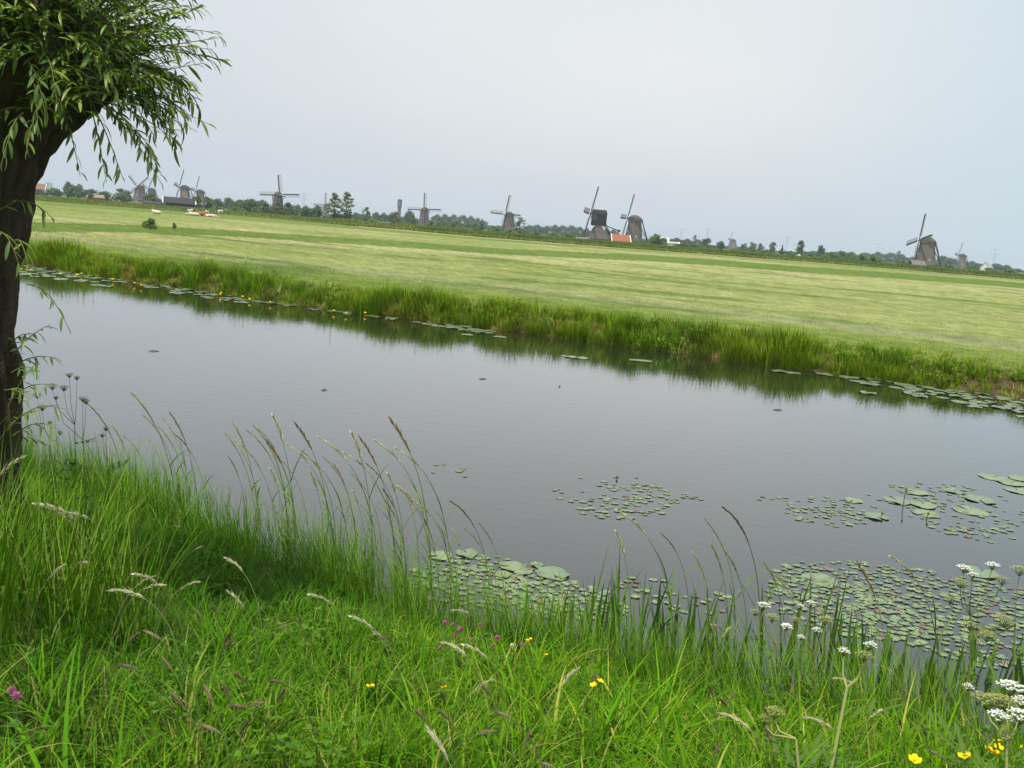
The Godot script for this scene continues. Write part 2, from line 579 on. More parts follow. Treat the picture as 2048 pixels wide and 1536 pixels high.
# the hollow post mill: thatched pyramid below, tarred box above
func post_mill(at: Vector3, face: float, spin: float, label: String) -> void:
	var o := thing("post_mill", at, atan2(-at.x, -at.z) - deg_to_rad(face))
	var b := Mb.new()
	shell(b, [ring(4, 6.0, 1.2), ring(4, 4.3, 3.4), ring(4, 2.6, 6.2), ring(4, 1.7, 7.0)], Color(0.10, 0.09, 0.085))
	put("thatched_base", b.mesh(), M.thatch, o)
	var sk := Mb.new()
	shell(sk, [ring(4, 6.15, -0.4), ring(4, 6.15, 1.3), ring(4, 5.6, 1.5)], TAR)
	put("tarred_skirt", sk.mesh(), M.paint, o)
	for p in [[-1.6, 0], [0.4, 0], [2.4, 0]]:
		window_at(o, Vector3(-4.36, 0.9, p[0]), -PI / 2, 0.9, 1.5)
		window_at(o, Vector3(p[0], 0.9, 4.36), 0.0, 0.9, 1.5)
	var h := Mb.new()
	h.box(Vector3(0, 10.1, 0), Vector3(4.2, 5.4, 6.0), TAR)
	h.box(Vector3(0, 7.35, 0), Vector3(3.6, 0.5, 5.4), TAR)
	put("house", h.mesh(), M.paint, o)
	var r := Mb.new()
	for s in [-1.0, 1.0]:
		r.quad(Vector3(2.35 * s, 12.2, 3.2), Vector3(2.35 * s, 12.2, -3.2), Vector3(0, 14.3, -3.2), Vector3(0, 14.3, 3.2), Vector3(s, 1, 0), TAR)
		r.tri(Vector3(2.35, 12.2, 3.2 * s), Vector3(-2.35, 12.2, 3.2 * s), Vector3(0, 14.3, 3.2 * s), Vector3(0, 0, s), TAR)
	put("roof", r.mesh(), M.paint, o)
	var tail := Mb.new()
	tail.bar(Vector3(0, 7.8, -2.6), Vector3(0, 1.2, -7.4), 0.6, 0.5, TAR)
	put("tail_pole", tail.mesh(), M.paint, o)
	var lad := Mb.new()
	lad.bar(Vector3(0.5, 7.6, -3.0), Vector3(0.5, 5.6, -9.6), 0.3, 0.35, TAR)
	lad.bar(Vector3(0.5, 5.6, -9.6), Vector3(0.5, 0.0, -9.9), 0.3, 0.3, TAR)
	lad.box(Vector3(0.5, 5.7, -9.6), Vector3(0.7, 0.9, 1.2), TAR)
	put("winch_beam", lad.mesh(), M.paint, o)
	for s in [-1.0, 1.0]:
		var br := Mb.new()
		br.bar(Vector3(2.0 * s, 8.2, -2.9), Vector3(0.2 * s, 1.8, -7.0), 0.26, 0.26, TAR)
		put("brace", br.mesh(), M.paint, o)
	add_sails(o, Vector3(0, 12.2, 3.9), 12.4, spin)
	tag(o, label, "windmill", "windmills along the horizon")

# gabled building; ridge along local x
func gabled(called: String, at: Vector3, turn: float, l: float, w: float, eave: float, ridge: float, wall: Color, roof: Color, trim: Color, label: String, category: String, windows := 0) -> Node3D:
	var o := thing(called, at, turn)
	var m := Mb.new()
	m.box(Vector3(0, eave * 0.5 - 0.2, 0), Vector3(l, eave + 0.4, w), wall)
	for s in [-1.0, 1.0]:
		m.tri(Vector3(l * 0.5 * s, eave, w * 0.5), Vector3(l * 0.5 * s, eave, -w * 0.5), Vector3(l * 0.5 * s, ridge - 0.1, 0), Vector3(s, 0, 0), wall)
	put("wall", m.mesh(), M.paint, o)
	var r := Mb.new()
	for s in [-1.0, 1.0]:
		var a := Vector3(l * 0.5 + 0.3, eave - 0.2, (w * 0.5 + 0.35) * s)
		var b := Vector3(l * 0.5 + 0.3, ridge, 0)
		r.quad(a, b, b - Vector3(l + 0.6, 0, 0), a - Vector3(l + 0.6, 0, 0), Vector3(0, 1, s), roof)
		r.quad(a - Vector3(0, 0.18, 0), b - Vector3(0, 0.18, 0), b - Vector3(l + 0.6, 0.18, 0), a - Vector3(l + 0.6, 0.18, 0), Vector3(0, -1, -s), roof)
	put("roof", r.mesh(), M.tile, o)
	var t := Mb.new()
	for e in [-1.0, 1.0]:
		for s in [-1.0, 1.0]:
			t.bar(Vector3((l * 0.5 + 0.36) * e, eave - 0.3, (w * 0.5 + 0.4) * s), Vector3((l * 0.5 + 0.36) * e, ridge + 0.05, 0), 0.4, 0.14, trim)
	put("bargeboard", t.mesh(), M.paint, o)
	for k in windows:
		window_at(o, Vector3(lerpf(-l * 0.35, l * 0.35, (k + 0.5) / windows), eave * 0.55, w * 0.5 + 0.02), 0.0, 1.0, 1.1)
	tag(o, label, category)
	return o

func pylon(at: Vector3, h: float, label: String) -> void:
	var o := thing("pylon", at, R(-0.4, 0.4))
	var m := Mb.new()
	var g := Color(0.34, 0.37, 0.40)
	for sx in [-1.0, 1.0]:
		for sz in [-1.0, 1.0]:
			m.bar(Vector3(3.2 * sx, 0, 3.2 * sz), Vector3(0.7 * sx, h, 0.7 * sz), 0.26, 0.26, g)
	for k in 7:
		var f := k / 7.0
		var w := lerpf(3.2, 0.7, f)
		var w2 := lerpf(3.2, 0.7, f + 0.143)
		for sz in [-1.0, 1.0]:
			m.bar(Vector3(-w, h * f, w * sz), Vector3(w2, h * (f + 0.143), w2 * sz), 0.14, 0.14, g)
			m.bar(Vector3(w, h * f, w * sz), Vector3(-w2, h * (f + 0.143), w2 * sz), 0.14, 0.14, g)
	put("mast", m.mesh(), M.paint, o)
	for y in [0.72, 0.95]:
		var a := Mb.new()
		var l := 13.0 if y > 0.8 else 9.5
		a.bar(Vector3(-l, h * y, 0), Vector3(l, h * y, 0), 0.4, 0.4, g)
		a.bar(Vector3(-l, h * y, 0), Vector3(0, h * y + 3.0, 0), 0.3, 0.3, g)
		a.bar(Vector3(l, h * y, 0), Vector3(0, h * y + 3.0, 0), 0.3, 0.3, g)
		put("crossarm", a.mesh(), M.paint, o)
	tag(o, label, "pylon", "pylons on the horizon")

# ---------------------------------------------------------------- animals: one skin over tapered bones
func creature(bones: Array, cell: float, blend: float, paint: Callable) -> ArrayMesh:
	var lo := Vector3.ONE * 1e9
	var hi := -lo
	for b in bones:
		for e in [0, 2]:
			lo = lo.min(b[e] - Vector3.ONE * (b[e + 1] + cell * 2.0))
			hi = hi.max(b[e] + Vector3.ONE * (b[e + 1] + cell * 2.0))
	var d := Vector3i(((hi - lo) / cell).ceil()) + Vector3i.ONE
	var f := PackedFloat32Array()
	f.resize(d.x * d.y * d.z)
	for z in d.z:
		for y in d.y:
			for x in d.x:
				var p := lo + Vector3(x, y, z) * cell
				var sum := 0.0
				for b in bones:
					var ab: Vector3 = b[2] - b[0]
					var t := clampf((p - b[0]).dot(ab) / maxf(ab.length_squared(), 1e-9), 0.0, 1.0)
					var dist: float = (p - (b[0] + ab * t)).length() - lerpf(b[1], b[3], t)
					sum += exp(-dist / blend)
				f[x + d.x * (y + d.y * z)] = -blend * log(maxf(sum, 1e-30))
	var m := Mb.new()
	var id := {}
	for z in d.z - 1:
		for y in d.y - 1:
			for x in d.x - 1:
				var acc := Vector3.ZERO
				var cnt := 0
				for e in [[0, 0, 0, 1, 0, 0], [0, 1, 0, 1, 1, 0], [0, 0, 1, 1, 0, 1], [0, 1, 1, 1, 1, 1], [0, 0, 0, 0, 1, 0], [1, 0, 0, 1, 1, 0], [0, 0, 1, 0, 1, 1], [1, 0, 1, 1, 1, 1], [0, 0, 0, 0, 0, 1], [1, 0, 0, 1, 0, 1], [0, 1, 0, 0, 1, 1], [1, 1, 0, 1, 1, 1]]:
					var va := f[x + e[0] + d.x * (y + e[1] + d.y * (z + e[2]))]
					var vb := f[x + e[3] + d.x * (y + e[4] + d.y * (z + e[5]))]
					if (va < 0.0) != (vb < 0.0):
						acc += Vector3(e[0], e[1], e[2]).lerp(Vector3(e[3], e[4], e[5]), va / (va - vb))
						cnt += 1
				if cnt:
					var p := lo + (Vector3(x, y, z) + acc / cnt) * cell
					var at := x + d.x * (y + d.y * z)
					var g := Vector3(f[at + 1] - f[at], f[at + d.x] - f[at], f[at + d.x * d.y] - f[at])
					id[Vector3i(x, y, z)] = m.v.size()
					m.v.append(p)
					m.n.append(g.normalized())
					m.c.append(paint.call(p))
	for z in range(1, d.z - 1):
		for y in range(1, d.y - 1):
			for x in range(1, d.x - 1):
				var at := x + d.x * (y + d.y * z)
				for ax in 3:
					var st: int = [1, d.x, d.x * d.y][ax]
					var va := f[at]
					var vb := f[at + st]
					if (va < 0.0) == (vb < 0.0): continue
					var o1 := Vector3i.ZERO
					var o2 := Vector3i.ZERO
					o1[(ax + 1) % 3] = 1
					o2[(ax + 2) % 3] = 1
					var c0 := Vector3i(x, y, z)
					var q := [c0, c0 - o1, c0 - o1 - o2, c0 - o2]
					if not (id.has(q[0]) and id.has(q[1]) and id.has(q[2]) and id.has(q[3])): continue
					var w := [id[q[0]], id[q[1]], id[q[2]], id[q[3]]]
					if va < 0.0:
						m.i.append_array([w[0], w[2], w[1], w[0], w[3], w[2]])
					else:
						m.i.append_array([w[0], w[1], w[2], w[0], w[2], w[3]])
	return m.mesh()

# ---------------------------------------------------------------- near plants
func lens_leaf(length: float, width: float, sag: float, col: Color) -> ArrayMesh:
	# a willow leaf: narrow, folded along the midrib, tip curling down; grows along +x
	var m := Mb.new()
	var seg := 6
	for q in seg + 1:
		var f := float(q) / seg
		var w := width * pow(sin(PI * clampf(f * 0.94 + 0.03, 0, 1)), 0.75) * 0.5
		var y := -sag * f * f
		for z in [-1.0, 0.0, 1.0]:
			m.v.append(Vector3(length * f, y + absf(z) * w * 0.35, z * w))
			m.n.append(Vector3(sag * f * 1.5 / length, 1, -0.35 * z).normalized())
			m.c.append(col)
	for q in seg:
		for z in 2:
			var a := q * 3 + z
			m.i.append_array([a, a + 3, a + 1, a + 1, a + 3, a + 4])
	return m.mesh()

func pad_mesh(seed_: int, notch: float, wave: float, col: Color) -> ArrayMesh:
	rng.seed = seed_
	var m := Mb.new()
	var ph := R(0, TAU)
	m.v.append(Vector3(0, 0.002, 0))
	m.n.append(Vector3.UP)
	m.c.append(col)
	var seg := 22
	for k in seg + 1:
		var a := notch + (TAU - 2.0 * notch) * k / seg
		var r := 1.0 + 0.05 * sin(3.0 * a + ph) + 0.03 * sin(7.0 * a + ph * 2.0)
		m.v.append(Vector3(cos(a) * r, 0.002 + wave * (0.5 + 0.5 * sin(4.0 * a + ph)), sin(a) * r))
		m.n.append(Vector3(R(-0.08, 0.08), 1, R(-0.08, 0.08)).normalized())
		m.c.append(col * R(0.85, 1.12))
	for k in seg:
		m.i.append_array([0, k + 1, k + 2])
	return m.mesh()

func pad(called: String, mesh: Mesh, at: Vector3, size: float, label: String, group: String, stretch := 1.0) -> void:
	var o := put(called, mesh, M.pad)
	o.transform = Transform3D(Basis(Vector3.UP, R(0, TAU)).scaled(Vector3(size * stretch, 1.0, size)), at + Vector3(0, R(0.001, 0.006), 0))
	tag(o, label, "lily pad", group)

func umbel_part(parent: Node3D, at: Vector3, r: float, white: bool) -> void:
	var g := Mb.new()
	var w := Mb.new()
	var n := 17
	for k in n:
		var f := sqrt((k + 0.5) / n)
		var a := 2.399 * k
		var tip := Vector3(cos(a) * f * r, 0.012 * (1.0 - f * f) + R(-0.003, 0.003), sin(a) * f * r)
		g.bar(Vector3(0, -r * 0.75, 0), tip, 0.0016, 0.0016, Color(0.15, 0.2, 0.05))
		for q in 9:
			var b := TAU * q / 9.0
			var rr := r * 0.23 * (0.45 if q % 2 else 1.0)
			var c0 := tip + Vector3(cos(b) * rr, R(0.0, 0.005), sin(b) * rr)
			var e := Vector3(cos(b + 0.9), 0.25, sin(b + 0.9)) * r * 0.085
			var e2 := Vector3(-e.z, R(-0.001, 0.001), e.x)
			w.quad(c0 - e, c0 + e2, c0 + e, c0 - e2, Vector3.UP, (Color(0.72, 0.74, 0.68) if white else Color(0.24, 0.27, 0.09)) * R(0.85, 1.1))
	var u := put("umbel", g.mesh(), M.stem, parent)
	u.position = at
	put("florets", w.mesh(), M.petal, u)

# a hogweed-like plant; heads are given as [place, radius, white]
func umbellifer(base: Vector3, fork: Vector3, heads: Array, thick: float, label: String) -> void:
	var o := thing("umbellifer", base)
	var col := Color(0.17, 0.21, 0.055) if thick < 0.0055 else Color(0.30, 0.34, 0.12)
	var m := Mb.new()
	var f := fork - base
	m.tube(PackedVector3Array([Vector3(0, -0.05, 0), f * 0.5 + Vector3(0.01, 0.02, 0), f]), PackedFloat32Array([thick, thick * 0.85, thick * 0.7]), 7, col)
	put("stem", m.mesh(), M.stem, o)
	for h in heads:
		var e: Vector3 = h[0] - base
		var b := Mb.new()
		var mid: Vector3 = (f + e) * 0.5 + Vector3((e.x - f.x) * 0.2, -0.03, (e.z - f.z) * 0.2)
		b.tube(PackedVector3Array([f, mid, e - Vector3(0, h[1] * 0.75, 0)]), PackedFloat32Array([thick * 0.6, thick * 0.42, thick * 0.3]), 6, col)
		put("branch", b.mesh(), M.stem, o)
		umbel_part(o, e, h[1], h[2])
	for k in 5:
		var l := Mb.new()
		var at := f * R(0.15, 0.95)
		var az := R(0, TAU)
		for q in 7:
			l.blade(at + Vector3(cos(az), 0.25, sin(az)) * 0.025 * q, az + (R(0.5, 1.3) if q % 2 else -R(0.5, 1.3)) * (0.0 if q == 6 else 1.0), R(0.05, 0.1), 0.022, 1.0, 0.7, 3, Color(0.085, 0.15, 0.03), 1.0)
		put("leaf", l.mesh(), M.grass, o)
	tag(o, label, "wildflower", "white umbel flowers on the near bank")

func flower(kind: String, head: Vector3, label: String, size := 1.0) -> void:
	var base := Vector3(head.x + R(-0.03, 0.03), 0, head.z + R(-0.03, 0.03))
	base.y = bank_height(base.dot(U), base.dot(N))
	var o := thing(kind, base)
	var top := head - base
	var st := Mb.new()
	st.tube(PackedVector3Array([Vector3.ZERO, top * 0.5 + Vector3(0.012, 0, 0.01), top]), PackedFloat32Array([0.0018, 0.0015, 0.0012]), 5, Color(0.10, 0.17, 0.035))
	put("stem", st.mesh(), M.stem, o)
	var h := Mb.new()
	if kind == "buttercup":
		for k in 5:
			var a := TAU * k / 5.0
			var x := Vector3(cos(a), 0, sin(a))
			var y := Vector3(-sin(a), 0, cos(a))
			var p := []
			for q in [[0.0, 0.0, 0.002], [0.006, 0.006, 0.004], [0.012, 0.008, 0.0075], [0.0155, 0.004, 0.012], [0.0155, -0.004, 0.012], [0.012, -0.008, 0.0075], [0.006, -0.006, 0.004]]:
				p.append(x * q[0] + y * q[1] + Vector3(0, q[2], 0))
			for q in range(1, 6):
				h.tri(p[0], p[q], p[q + 1], Vector3.UP, Color(0.80, 0.60, 0.01))
		h.ball(Vector3(0, 0.006, 0), Vector3(0.004, 0.004, 0.004), 4, 6, Color(0.6, 0.5, 0.03))
	else:
		var col := Color(0.42, 0.14, 0.28) if kind == "red_clover" else Color(0.70, 0.70, 0.55)
		for k in 70:
			var f := 1.0 - 1.7 * (k + 0.5) / 70.0
			var a := 2.399 * k
			var rr := sqrt(maxf(0.0, 1.0 - f * f))
			var d := Vector3(cos(a) * rr, f, sin(a) * rr)
			var s := d.cross(Vector3(0.3, 1, 0.2)).normalized()
			var cc := col * R(0.7, 1.35)
			cc.a = 1.0
			h.tri(d * 0.004 - s * 0.0025, d * 0.004 + s * 0.0025, d * Vector3(0.0135, 0.0125, 0.0135) * R(0.9, 1.15), d.cross(s), cc)
			h.tri(d * 0.007 - s * 0.0028, d * 0.0128 + s * 0.001, d * 0.011 + s.cross(d) * 0.0028, d, cc)
	var hd := put("flower_head", h.mesh(), M.petal, o)
	hd.transform = Transform3D(Basis(Vector3(R(-1, 1), 0, R(-1, 1)).normalized(), R(0.1, 0.5)).scaled(Vector3.ONE * size), top)
	for k in 2:
		var l := Mb.new()
		var at := top * R(0.5, 0.85)
		for q in 3:
			l.blade(at, TAU * q / 3.0 + R(-0.3, 0.3), 0.026, 0.014 if kind != "buttercup" else 0.006, 1.2, 0.4, 3, Color(0.07, 0.16, 0.03), 1.0)
		put("leaf", l.mesh(), M.grass, o)
	tag(o, label, "wildflower", {"buttercup": "buttercups in the grass", "red_clover": "red clover in the grass"}.get(kind, ""))

# a clump of sword leaves standing in the shallows
func iris(at: Vector3, n: int, h: float, label: String) -> void:
	var o := thing("flag_iris", at)
	for k in n + 5:
		var m := Mb.new()
		var cc := Color(0.052, 0.125, 0.022).lerp(Color(0.10, 0.19, 0.035), rng.randf())
		m.blade(Vector3(R(-0.14, 0.14), -0.12, R(-0.1, 0.1)), R(0, TAU), h * R(0.6, 1.12), R(0.026, 0.040), R(0.0, 0.16), R(0.0, 0.35) if rng.randf() < 0.8 else R(0.6, 1.4), 8, cc)
		put("leaf", m.mesh(), M.grass, o)
	tag(o, label, "iris", "sword-leaved iris at the water's edge")

func build_willow() -> void:
	rng.seed = 4242
	var o := thing("pollard_willow", Vector3(-2.80, 0.85, -5.31))
	var base := o.position
	# trunk: rows of [height above water, sideways shift of the axis, radius]
	var rows := [[0.52, -0.077, 0.340], [1.21, -0.053, 0.260], [1.52, -0.043, 0.230], [1.66, -0.036, 0.225], [1.93, -0.039, 0.235], [2.17, -0.069, 0.225], [2.46, -0.057, 0.235], [2.72, -0.037, 0.260], [2.85, -0.040, 0.285], [3.04, -0.035, 0.330], [3.17, -0.049, 0.400], [3.28, -0.062, 0.500], [3.36, -0.082, 0.620], [3.44, -0.048, 0.700], [3.57, 0.016, 0.660], [3.69, 0.049, 0.600], [3.81, 0.073, 0.500], [3.94, 0.083, 0.380], [4.04, 0.084, 0.260]]
	var m := Mb.new()
	var sides := 72
	var lv := 110
	var rightw := Vector3(0.894, 0, -0.447)   # sideways as seen from the bank path
	var back := Vector3(-0.447, 0, -0.894)
	var tn := FastNoiseLite.new()
	tn.seed = 9
	tn.frequency = 1.0
	var y0: float = rows[0][0]
	var y1: float = rows[rows.size() - 1][0]
	var shift := []
	var rad := []
	for r in rows:
		shift.append([r[0], r[1]])
		rad.append([r[0], r[2]])
	for q in lv + 1:
		var y := lerpf(y0, y1, float(q) / lv)
		var cx := table(shift, y)
		var r := table(rad, y)
		for s in sides:
			var a := TAU * s / sides
			var d := rightw * cos(a) + back * sin(a)
			# furrowed bark runs up the trunk; burrs swell the head
			var rib := absf(tn.get_noise_3d(cos(a) * 7.0, y * 1.1 + 3.0, sin(a) * 7.0))
			var rib2 := tn.get_noise_3d(cos(a) * 16.0, y * 4.0, sin(a) * 16.0)
			var burr := tn.get_noise_3d(cos(a) * 1.6, y * 1.8, sin(a) * 1.6)
			var rr := r * (1.0 + 0.14 * burr) + 0.075 * (0.35 - rib) + 0.012 * rib2
			if y > y1 - 0.25:
				rr *= sqrt(maxf(0.0, (y1 - y) / 0.25))
			m.v.append(rightw * cx + Vector3(0, y - base.y, 0) + d * rr)
			m.n.append(d)
			var cc := Color(0.045, 0.036, 0.026).lerp(Color(0.12, 0.098, 0.07), clampf(0.5 - rib * 1.4 + rib2 * 0.5, 0.0, 1.0))
			m.c.append(cc)
	for q in lv:
		for s in sides:
			var a := q * sides + s
			var b := q * sides + (s + 1) % sides
			var va := m.v[a]
			var g := (m.v[b] - va).cross(m.v[a + sides] - va)
			if g.dot(m.n[a]) > 0.0:
				m.i.append_array([a, a + sides, b, b, a + sides, b + sides])
			else:
				m.i.append_array([a, b, a + sides, b, b + sides, a + sides])
	# normals from the relief
	var acc := PackedVector3Array()
	acc.resize(m.v.size())
	for k in range(0, m.i.size(), 3):
		var g := (m.v[m.i[k + 2]] - m.v[m.i[k]]).cross(m.v[m.i[k + 1]] - m.v[m.i[k]])
		for e in 3:
			acc[m.i[k + e]] += g
	for k in acc.size():
		m.n[k] = acc[k].normalized() if acc[k].length() > 1e-9 else Vector3.UP
	put("trunk", m.mesh(), M.bark, o)
	var leaf_kinds := [lens_leaf(0.078, 0.0165, 0.025, Color.WHITE), lens_leaf(0.066, 0.0155, 0.010, Color.WHITE), lens_leaf(0.09, 0.0175, 0.042, Color.WHITE)]
	var where: Array = []
	var tint: Array = []
	var rods := Mb.new()
	# shoots all over the head
	var head: Vector3 = Vector3(-2.67, 3.47, -5.37) - base
	for k in 520:
		var a := R(0, TAU)
		var up := R(-0.08, 1.0)
		var d := Vector3(cos(a) * sqrt(1.0 - minf(up * up, 0.99)), up, sin(a) * sqrt(1.0 - minf(up * up, 0.99)))
		var p := head + d * Vector3(0.52, 0.5, 0.52) + Vector3(0.04, 0.05, 0)
		var len := R(0.16, 0.42) if up < 0.2 else R(0.2, 0.58)
		var dir := (d + Vector3(rng.randfn(), rng.randfn() + 0.3, rng.randfn()) * 0.35).normalized()
		grow_shoot(rods, p, dir, len, R(0.0, 0.5), where, tint)
	# shoots that break from the side of the limb and hang in front of the trunk
	for k in 230:
		var p := head + Vector3(R(-0.5, 0.5), R(-0.25, 0.85), 0) + Vector3(0.447, 0, 0.894) * R(0.35, 0.72)
		grow_shoot(rods, p, Vector3(R(-0.5, 0.6), R(-0.2, 0.7), R(0.1, 0.7)).normalized(), R(0.12, 0.34), R(0.1, 0.6), where, tint)
	# a spray that hangs out from the right side of the head
	for k in 26:
		var p := head + rightw * R(0.42, 0.62) + Vector3(0, R(-0.12, 0.15), 0) + back * R(-0.35, 0.3)
		grow_shoot(rods, p, (rightw * R(0.5, 1.0) + Vector3(0, R(-0.45, 0.15), 0) + back * R(-0.6, 0.5)).normalized(), R(0.22, 0.46), R(0.3, 0.9), where, tint)
	put("shoots", rods.mesh(), M.stem, o).set_meta("kind", "stuff")
	var pick := [[], [], []]
	var pt := [[], [], []]
	for k in where.size():
		pick[k % 3].append(where[k])
		pt[k % 3].append(tint[k])
	for k in 3:
		scatter("foliage", leaf_kinds[k], M.leaf, pick[k], pt[k], o)
	# the twigs that stand clear against sky and water, leaf by leaf
	var twigs := [
		[Vector3(-2.17, 3.42, -5.27), Vector3(-1.62, 3.30, -5.31), 13, 0.03],
		[Vector3(-2.22, 3.49, -5.36), Vector3(-1.73, 3.69, -5.38), 12, 0.05],
		[Vector3(-2.23, 3.52, -5.35), Vector3(-1.79, 3.86, -5.36), 13, 0.05],
		[Vector3(-2.15, 3.42, -5.17), Vector3(-1.77, 3.48, -5.15), 9, 0.03],
		[Vector3(-2.14, 3.37, -5.17), Vector3(-1.72, 3.18, -5.17), 9, 0.03],
		[Vector3(-2.12, 3.37, -5.07), Vector3(-1.77, 2.98, -5.05), 15, 0.05],
		[Vector3(-2.18, 3.37, -5.16), Vector3(-2.04, 2.97, -5.05), 12, 0.02],
		[Vector3(-2.12, 3.35, -5.07), Vector3(-1.79, 3.10, -5.04), 11, 0.05],
		[Vector3(-2.33, 3.30, -5.20), Vector3(-2.19, 2.99, -5.10), 9, 0.04],
		[Vector3(-2.17, 3.36, -5.16), Vector3(-1.97, 2.99, -5.08), 11, 0.02],
		[Vector3(-2.02, 3.55, -4.79), Vector3(-1.85, 3.32, -4.70), 11, 0.05],
		[Vector3(-2.19, 3.50, -4.72), Vector3(-2.08, 3.27, -4.60), 10, 0.05],
		[Vector3(-2.26, 3.47, -4.69), Vector3(-2.12, 3.22, -4.58), 10, 0.05],
		[Vector3(-2.27, 3.24, -4.68), Vector3(-2.28, 3.00, -4.51), 10, 0.05],
		[Vector3(-2.22, 3.23, -4.70), Vector3(-2.19, 3.06, -4.55), 8, 0.04],
		[Vector3(-2.23, 3.37, -4.70), Vector3(-2.15, 3.15, -4.57), 9, 0.04],
		[Vector3(-2.19, 3.58, -5.37), Vector3(-1.95, 3.93, -5.30), 10, 0.02],
		[Vector3(-2.21, 3.60, -5.36), Vector3(-2.02, 3.91, -5.28), 9, 0.02],
		[Vector3(-2.18, 3.56, -5.37), Vector3(-1.84, 3.77, -5.34), 9, 0.03],
		[Vector3(-2.43, 2.68, -4.71), Vector3(-2.25, 2.55, -4.63), 6, 0.08],
		[Vector3(-2.34, 2.67, -4.76), Vector3(-2.22, 2.54, -4.65), 4, 0.05],
		[Vector3(-2.29, 2.47, -4.78), Vector3(-2.06, 2.27, -4.72), 7, 0.06],
		[Vector3(-2.60, 2.77, -5.07), Vector3(-2.29, 2.77, -5.05), 7, 0.08],
		[Vector3(-2.62, 1.98, -5.29), Vector3(-2.36, 2.06, -5.24), 11, 0.03],
		[Vector3(-2.63, 2.01, -5.28), Vector3(-2.39, 2.23, -5.23), 10, 0.03],
		[Vector3(-2.57, 1.97, -5.20), Vector3(-2.39, 2.00, -5.12), 8, 0.03],
		[Vector3(-2.64, 2.07, -5.28), Vector3(-2.47, 2.18, -5.19), 7, 0.03],
		[Vector3(-2.60, 1.82, -5.24), Vector3(-2.37, 1.93, -5.18), 6, 0.03],
		[Vector3(-2.61, 1.77, -5.24), Vector3(-2.43, 2.03, -5.16), 6, 0.03],
		[Vector3(-2.57, 1.70, -5.20), Vector3(-2.28, 1.81, -5.17), 7, 0.05],
		[Vector3(-2.54, 1.65, -5.16), Vector3(-2.28, 1.71, -5.12), 7, 0.05],
		[Vector3(-2.60, 1.88, -5.19), Vector3(-2.43, 1.86, -5.10), 6, 0.02],
		[Vector3(-2.56, 1.68, -5.15), Vector3(-2.38, 1.81, -5.07), 6, 0.03]]
	for t in twigs:
		var a: Vector3 = t[0] - base
		var b: Vector3 = t[1] - base
		var n: int = t[2]
		var sag: float = t[3]
		var p := PackedVector3Array()
		var r := PackedFloat32Array()
		for q in 9:
			var f := q / 8.0
			p.append(a.lerp(b, f) + Vector3(0, sag * sin(PI * f), 0))
			r.append(lerpf(0.0042, 0.0012, f))
		var w := Mb.new()
		w.tube(p, r, 5, Color(0.15, 0.16, 0.05))
		var tw := put("twig", w.mesh(), M.stem, o)
		for q in n:
			var f := 0.12 + 0.88 * (q + 0.5) / n
			var i0 := clampi(int(f * 8), 0, 7)
			var at := p[i0].lerp(p[i0 + 1], f * 8 - i0)
			var t_ := (p[i0 + 1] - p[i0]).normalized()
			var sd := t_.cross(Vector3(R(-0.4, 0.4), 1, R(-0.4, 0.4))).normalized() * (1.0 if q % 2 else -1.0)
			var d := (t_ * R(0.4, 0.9) + sd * R(0.4, 0.8) + Vector3(0, R(-0.9, 0.05), 0)).normalized()
			var mi := MeshInstance3D.new()
			mi.name = numbered("leaf", tw)
			mi.mesh = leaf_kinds[q % 3]
			mi.material_override = M.leaf_green[rng.randi() % 4]
			mi.transform = Transform3D(leaf_basis(d), at).scaled_local(Vector3.ONE * (R(0.75, 1.1) * (0.65 if q == n - 1 else 1.0)))
			tw.add_child(mi, true)
	tag(o, "gnarled pollard willow leaning over the bank with a leafy knob of shoots", "tree")

func leaf_basis(d: Vector3) -> Basis:
	var z := d.cross(Vector3.UP)
	z = z.normalized() if z.length() > 0.05 else Vector3(0, 0, 1)
	var y := z.cross(d).normalized()
	return Basis(d, y, z).rotated(d, R(-0.7, 0.7))

func grow_shoot(rods: Mb, p0: Vector3, dir: Vector3, length: float, droop: float, where: Array, tint: Array) -> void:
	var p := PackedVector3Array()
	var r := PackedFloat32Array()
	var pos := p0
	var d := dir
	var seg := 7
	for q in seg + 1:
		p.append(pos)
		r.append(lerpf(0.005, 0.0013, float(q) / seg))
		pos += d * length / seg
		d = (d + Vector3(0, -droop * 2.2 / seg * (0.4 + length), 0)).normalized()
	rods.tube(p, r, 4, Color(0.13, 0.14, 0.045))
	var n := int(length / 0.03)
	for q in n:
		var f := 0.08 + 0.92 * (q + R(0, 0.8)) / n
		var i0 := clampi(int(f * seg), 0, seg - 1)
		var at := p[i0].lerp(p[i0 + 1], clampf(f * seg - i0, 0, 1))
		var t := (p[i0 + 1] - p[i0]).normalized()
		var a := 2.4 * q
		var o := Vector3(cos(a), R(-0.2, 0.3), sin(a))
		var ld := (t * R(0.35, 0.9) + (o - t * o.dot(t)) * R(0.5, 0.9) + Vector3(0, R(-0.5, 0.2), 0)).normalized()
		where.append(Transform3D(leaf_basis(ld), at).scaled_local(Vector3.ONE * R(0.65, 1.15)))
		var c := Color(0.075, 0.16, 0.016).lerp(Color(0.22, 0.31, 0.045), pow(rng.randf(), 1.6)) * R(0.8, 1.15)
		c.a = 1.0
		tint.append(c)

